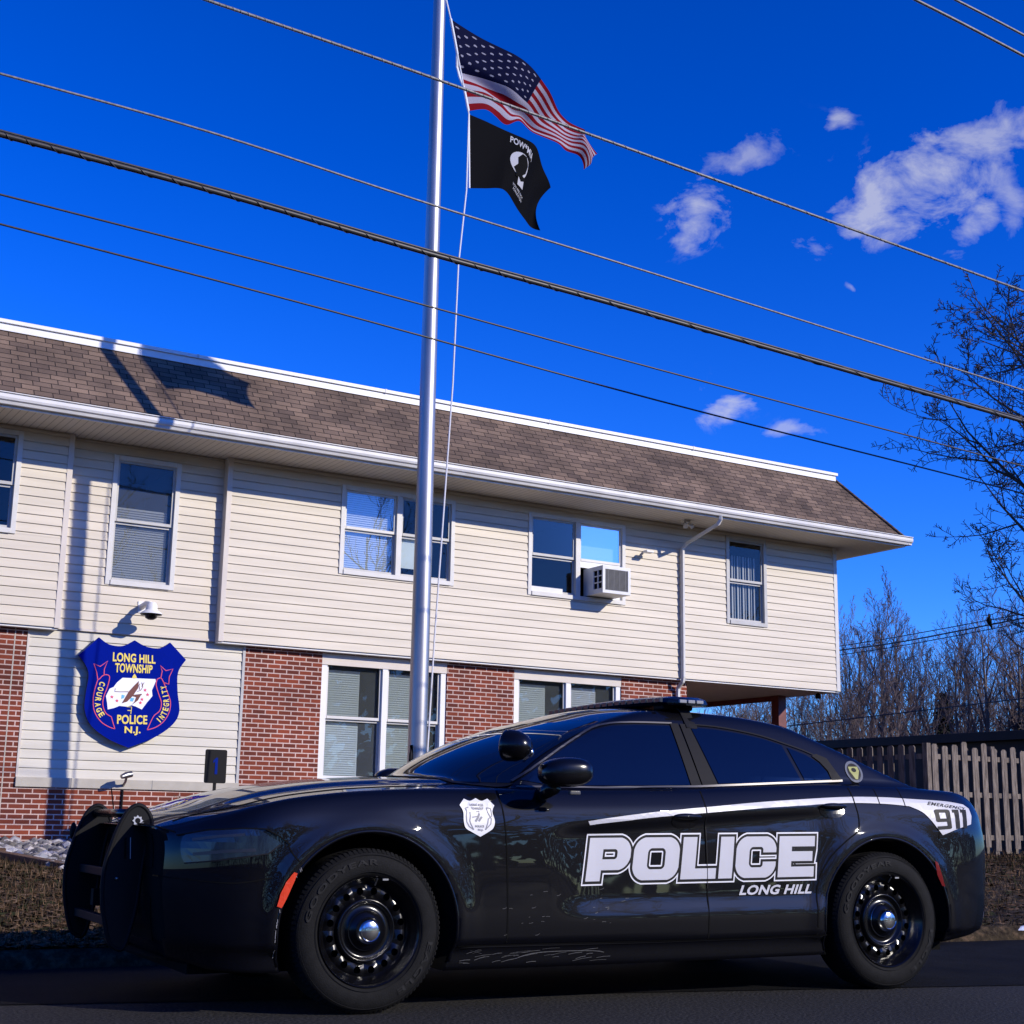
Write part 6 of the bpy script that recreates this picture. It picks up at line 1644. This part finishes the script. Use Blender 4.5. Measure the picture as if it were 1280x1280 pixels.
va = n.nodes.new('ShaderNodeVectorMath'); va.operation = 'SUBTRACT'; n.links.new(nw.outputs['Color'], va.inputs[0]); va.inputs[1].default_value = (.5, .5, .5)
vb = n.nodes.new('ShaderNodeVectorMath'); vb.operation = 'SCALE'; n.links.new(va.outputs[0], vb.inputs[0]); vb.inputs['Scale'].default_value = .055
vc = n.nodes.new('ShaderNodeVectorMath'); vc.operation = 'ADD'; n.links.new(tc.outputs['Generated'], vc.inputs[0]); n.links.new(vb.outputs[0], vc.inputs[1]); WV = vc.outputs[0]
tot = None
for (x, y, rx, ry, an, amp) in [(1150, 235, 105, 34, -22, .62), (1235, 190, 70, 26, -20, .5), (1215, 278, 30, 15, -35, .5), (1265, 250, 30, 30, 0, .4), (880, 262, 32, 24, -60, .62), (925, 200, 42, 16, -25, .40), (1040, 150, 20, 10, -50, .5), (910, 500, 36, 15, -18, .75), (1005, 538, 26, 9, -10, .45), (1070, 365, 3, 9, -45, .3)]:
    d0 = ray(x, y).normalized(); a = R(an); rx *= 1.1; ry *= 1.25; t1 = (rt*cos(a)-up*sin(a)); t1 = (t1-d0*t1.dot(d0)).normalized(); t2 = d0.cross(t1).normalized()
    u_ = math_('DIVIDE', dot(WV, t1), rx/F); v_ = math_('DIVIDE', dot(WV, t2), ry/F)
    r2_ = math_('ADD', math_('MULTIPLY', u_, u_), math_('MULTIPLY', v_, v_))
    g = math_('MULTIPLY', math_('EXPONENT', math_('MULTIPLY', r2_, -.9)), math_('GREATER_THAN', dot(tc.outputs['Generated'], d0), .5))
    c = math_('MULTIPLY', math_('MULTIPLY', math_('ADD', math_('SUBTRACT', math_('MULTIPLY', g, 1.35), .50), math_('MULTIPLY', nz, 4.2)), math_('MULTIPLY', g, 3.0, True), True), amp, True)
    tot = c if tot is None else math_('MAXIMUM', tot, c)
mx = n.nodes.new('ShaderNodeMixRGB'); n.links.new(tot, mx.inputs[0]); n.links.new(tint.outputs[0], mx.inputs[1]); mx.inputs[2].default_value = (6.8, 6.9, 7.7, 1)
n.links.new(mx.outputs[0], bg.inputs[0])

S.view_settings.view_transform = 'Standard'; S.view_settings.look = 'None'; S.view_settings.gamma = 1; S.view_settings.exposure = 0
S.render.engine = 'CYCLES'; S.render.resolution_x = S.render.resolution_y = 1024
S.cycles.max_bounces = 8; S.cycles.transparent_max_bounces = 12
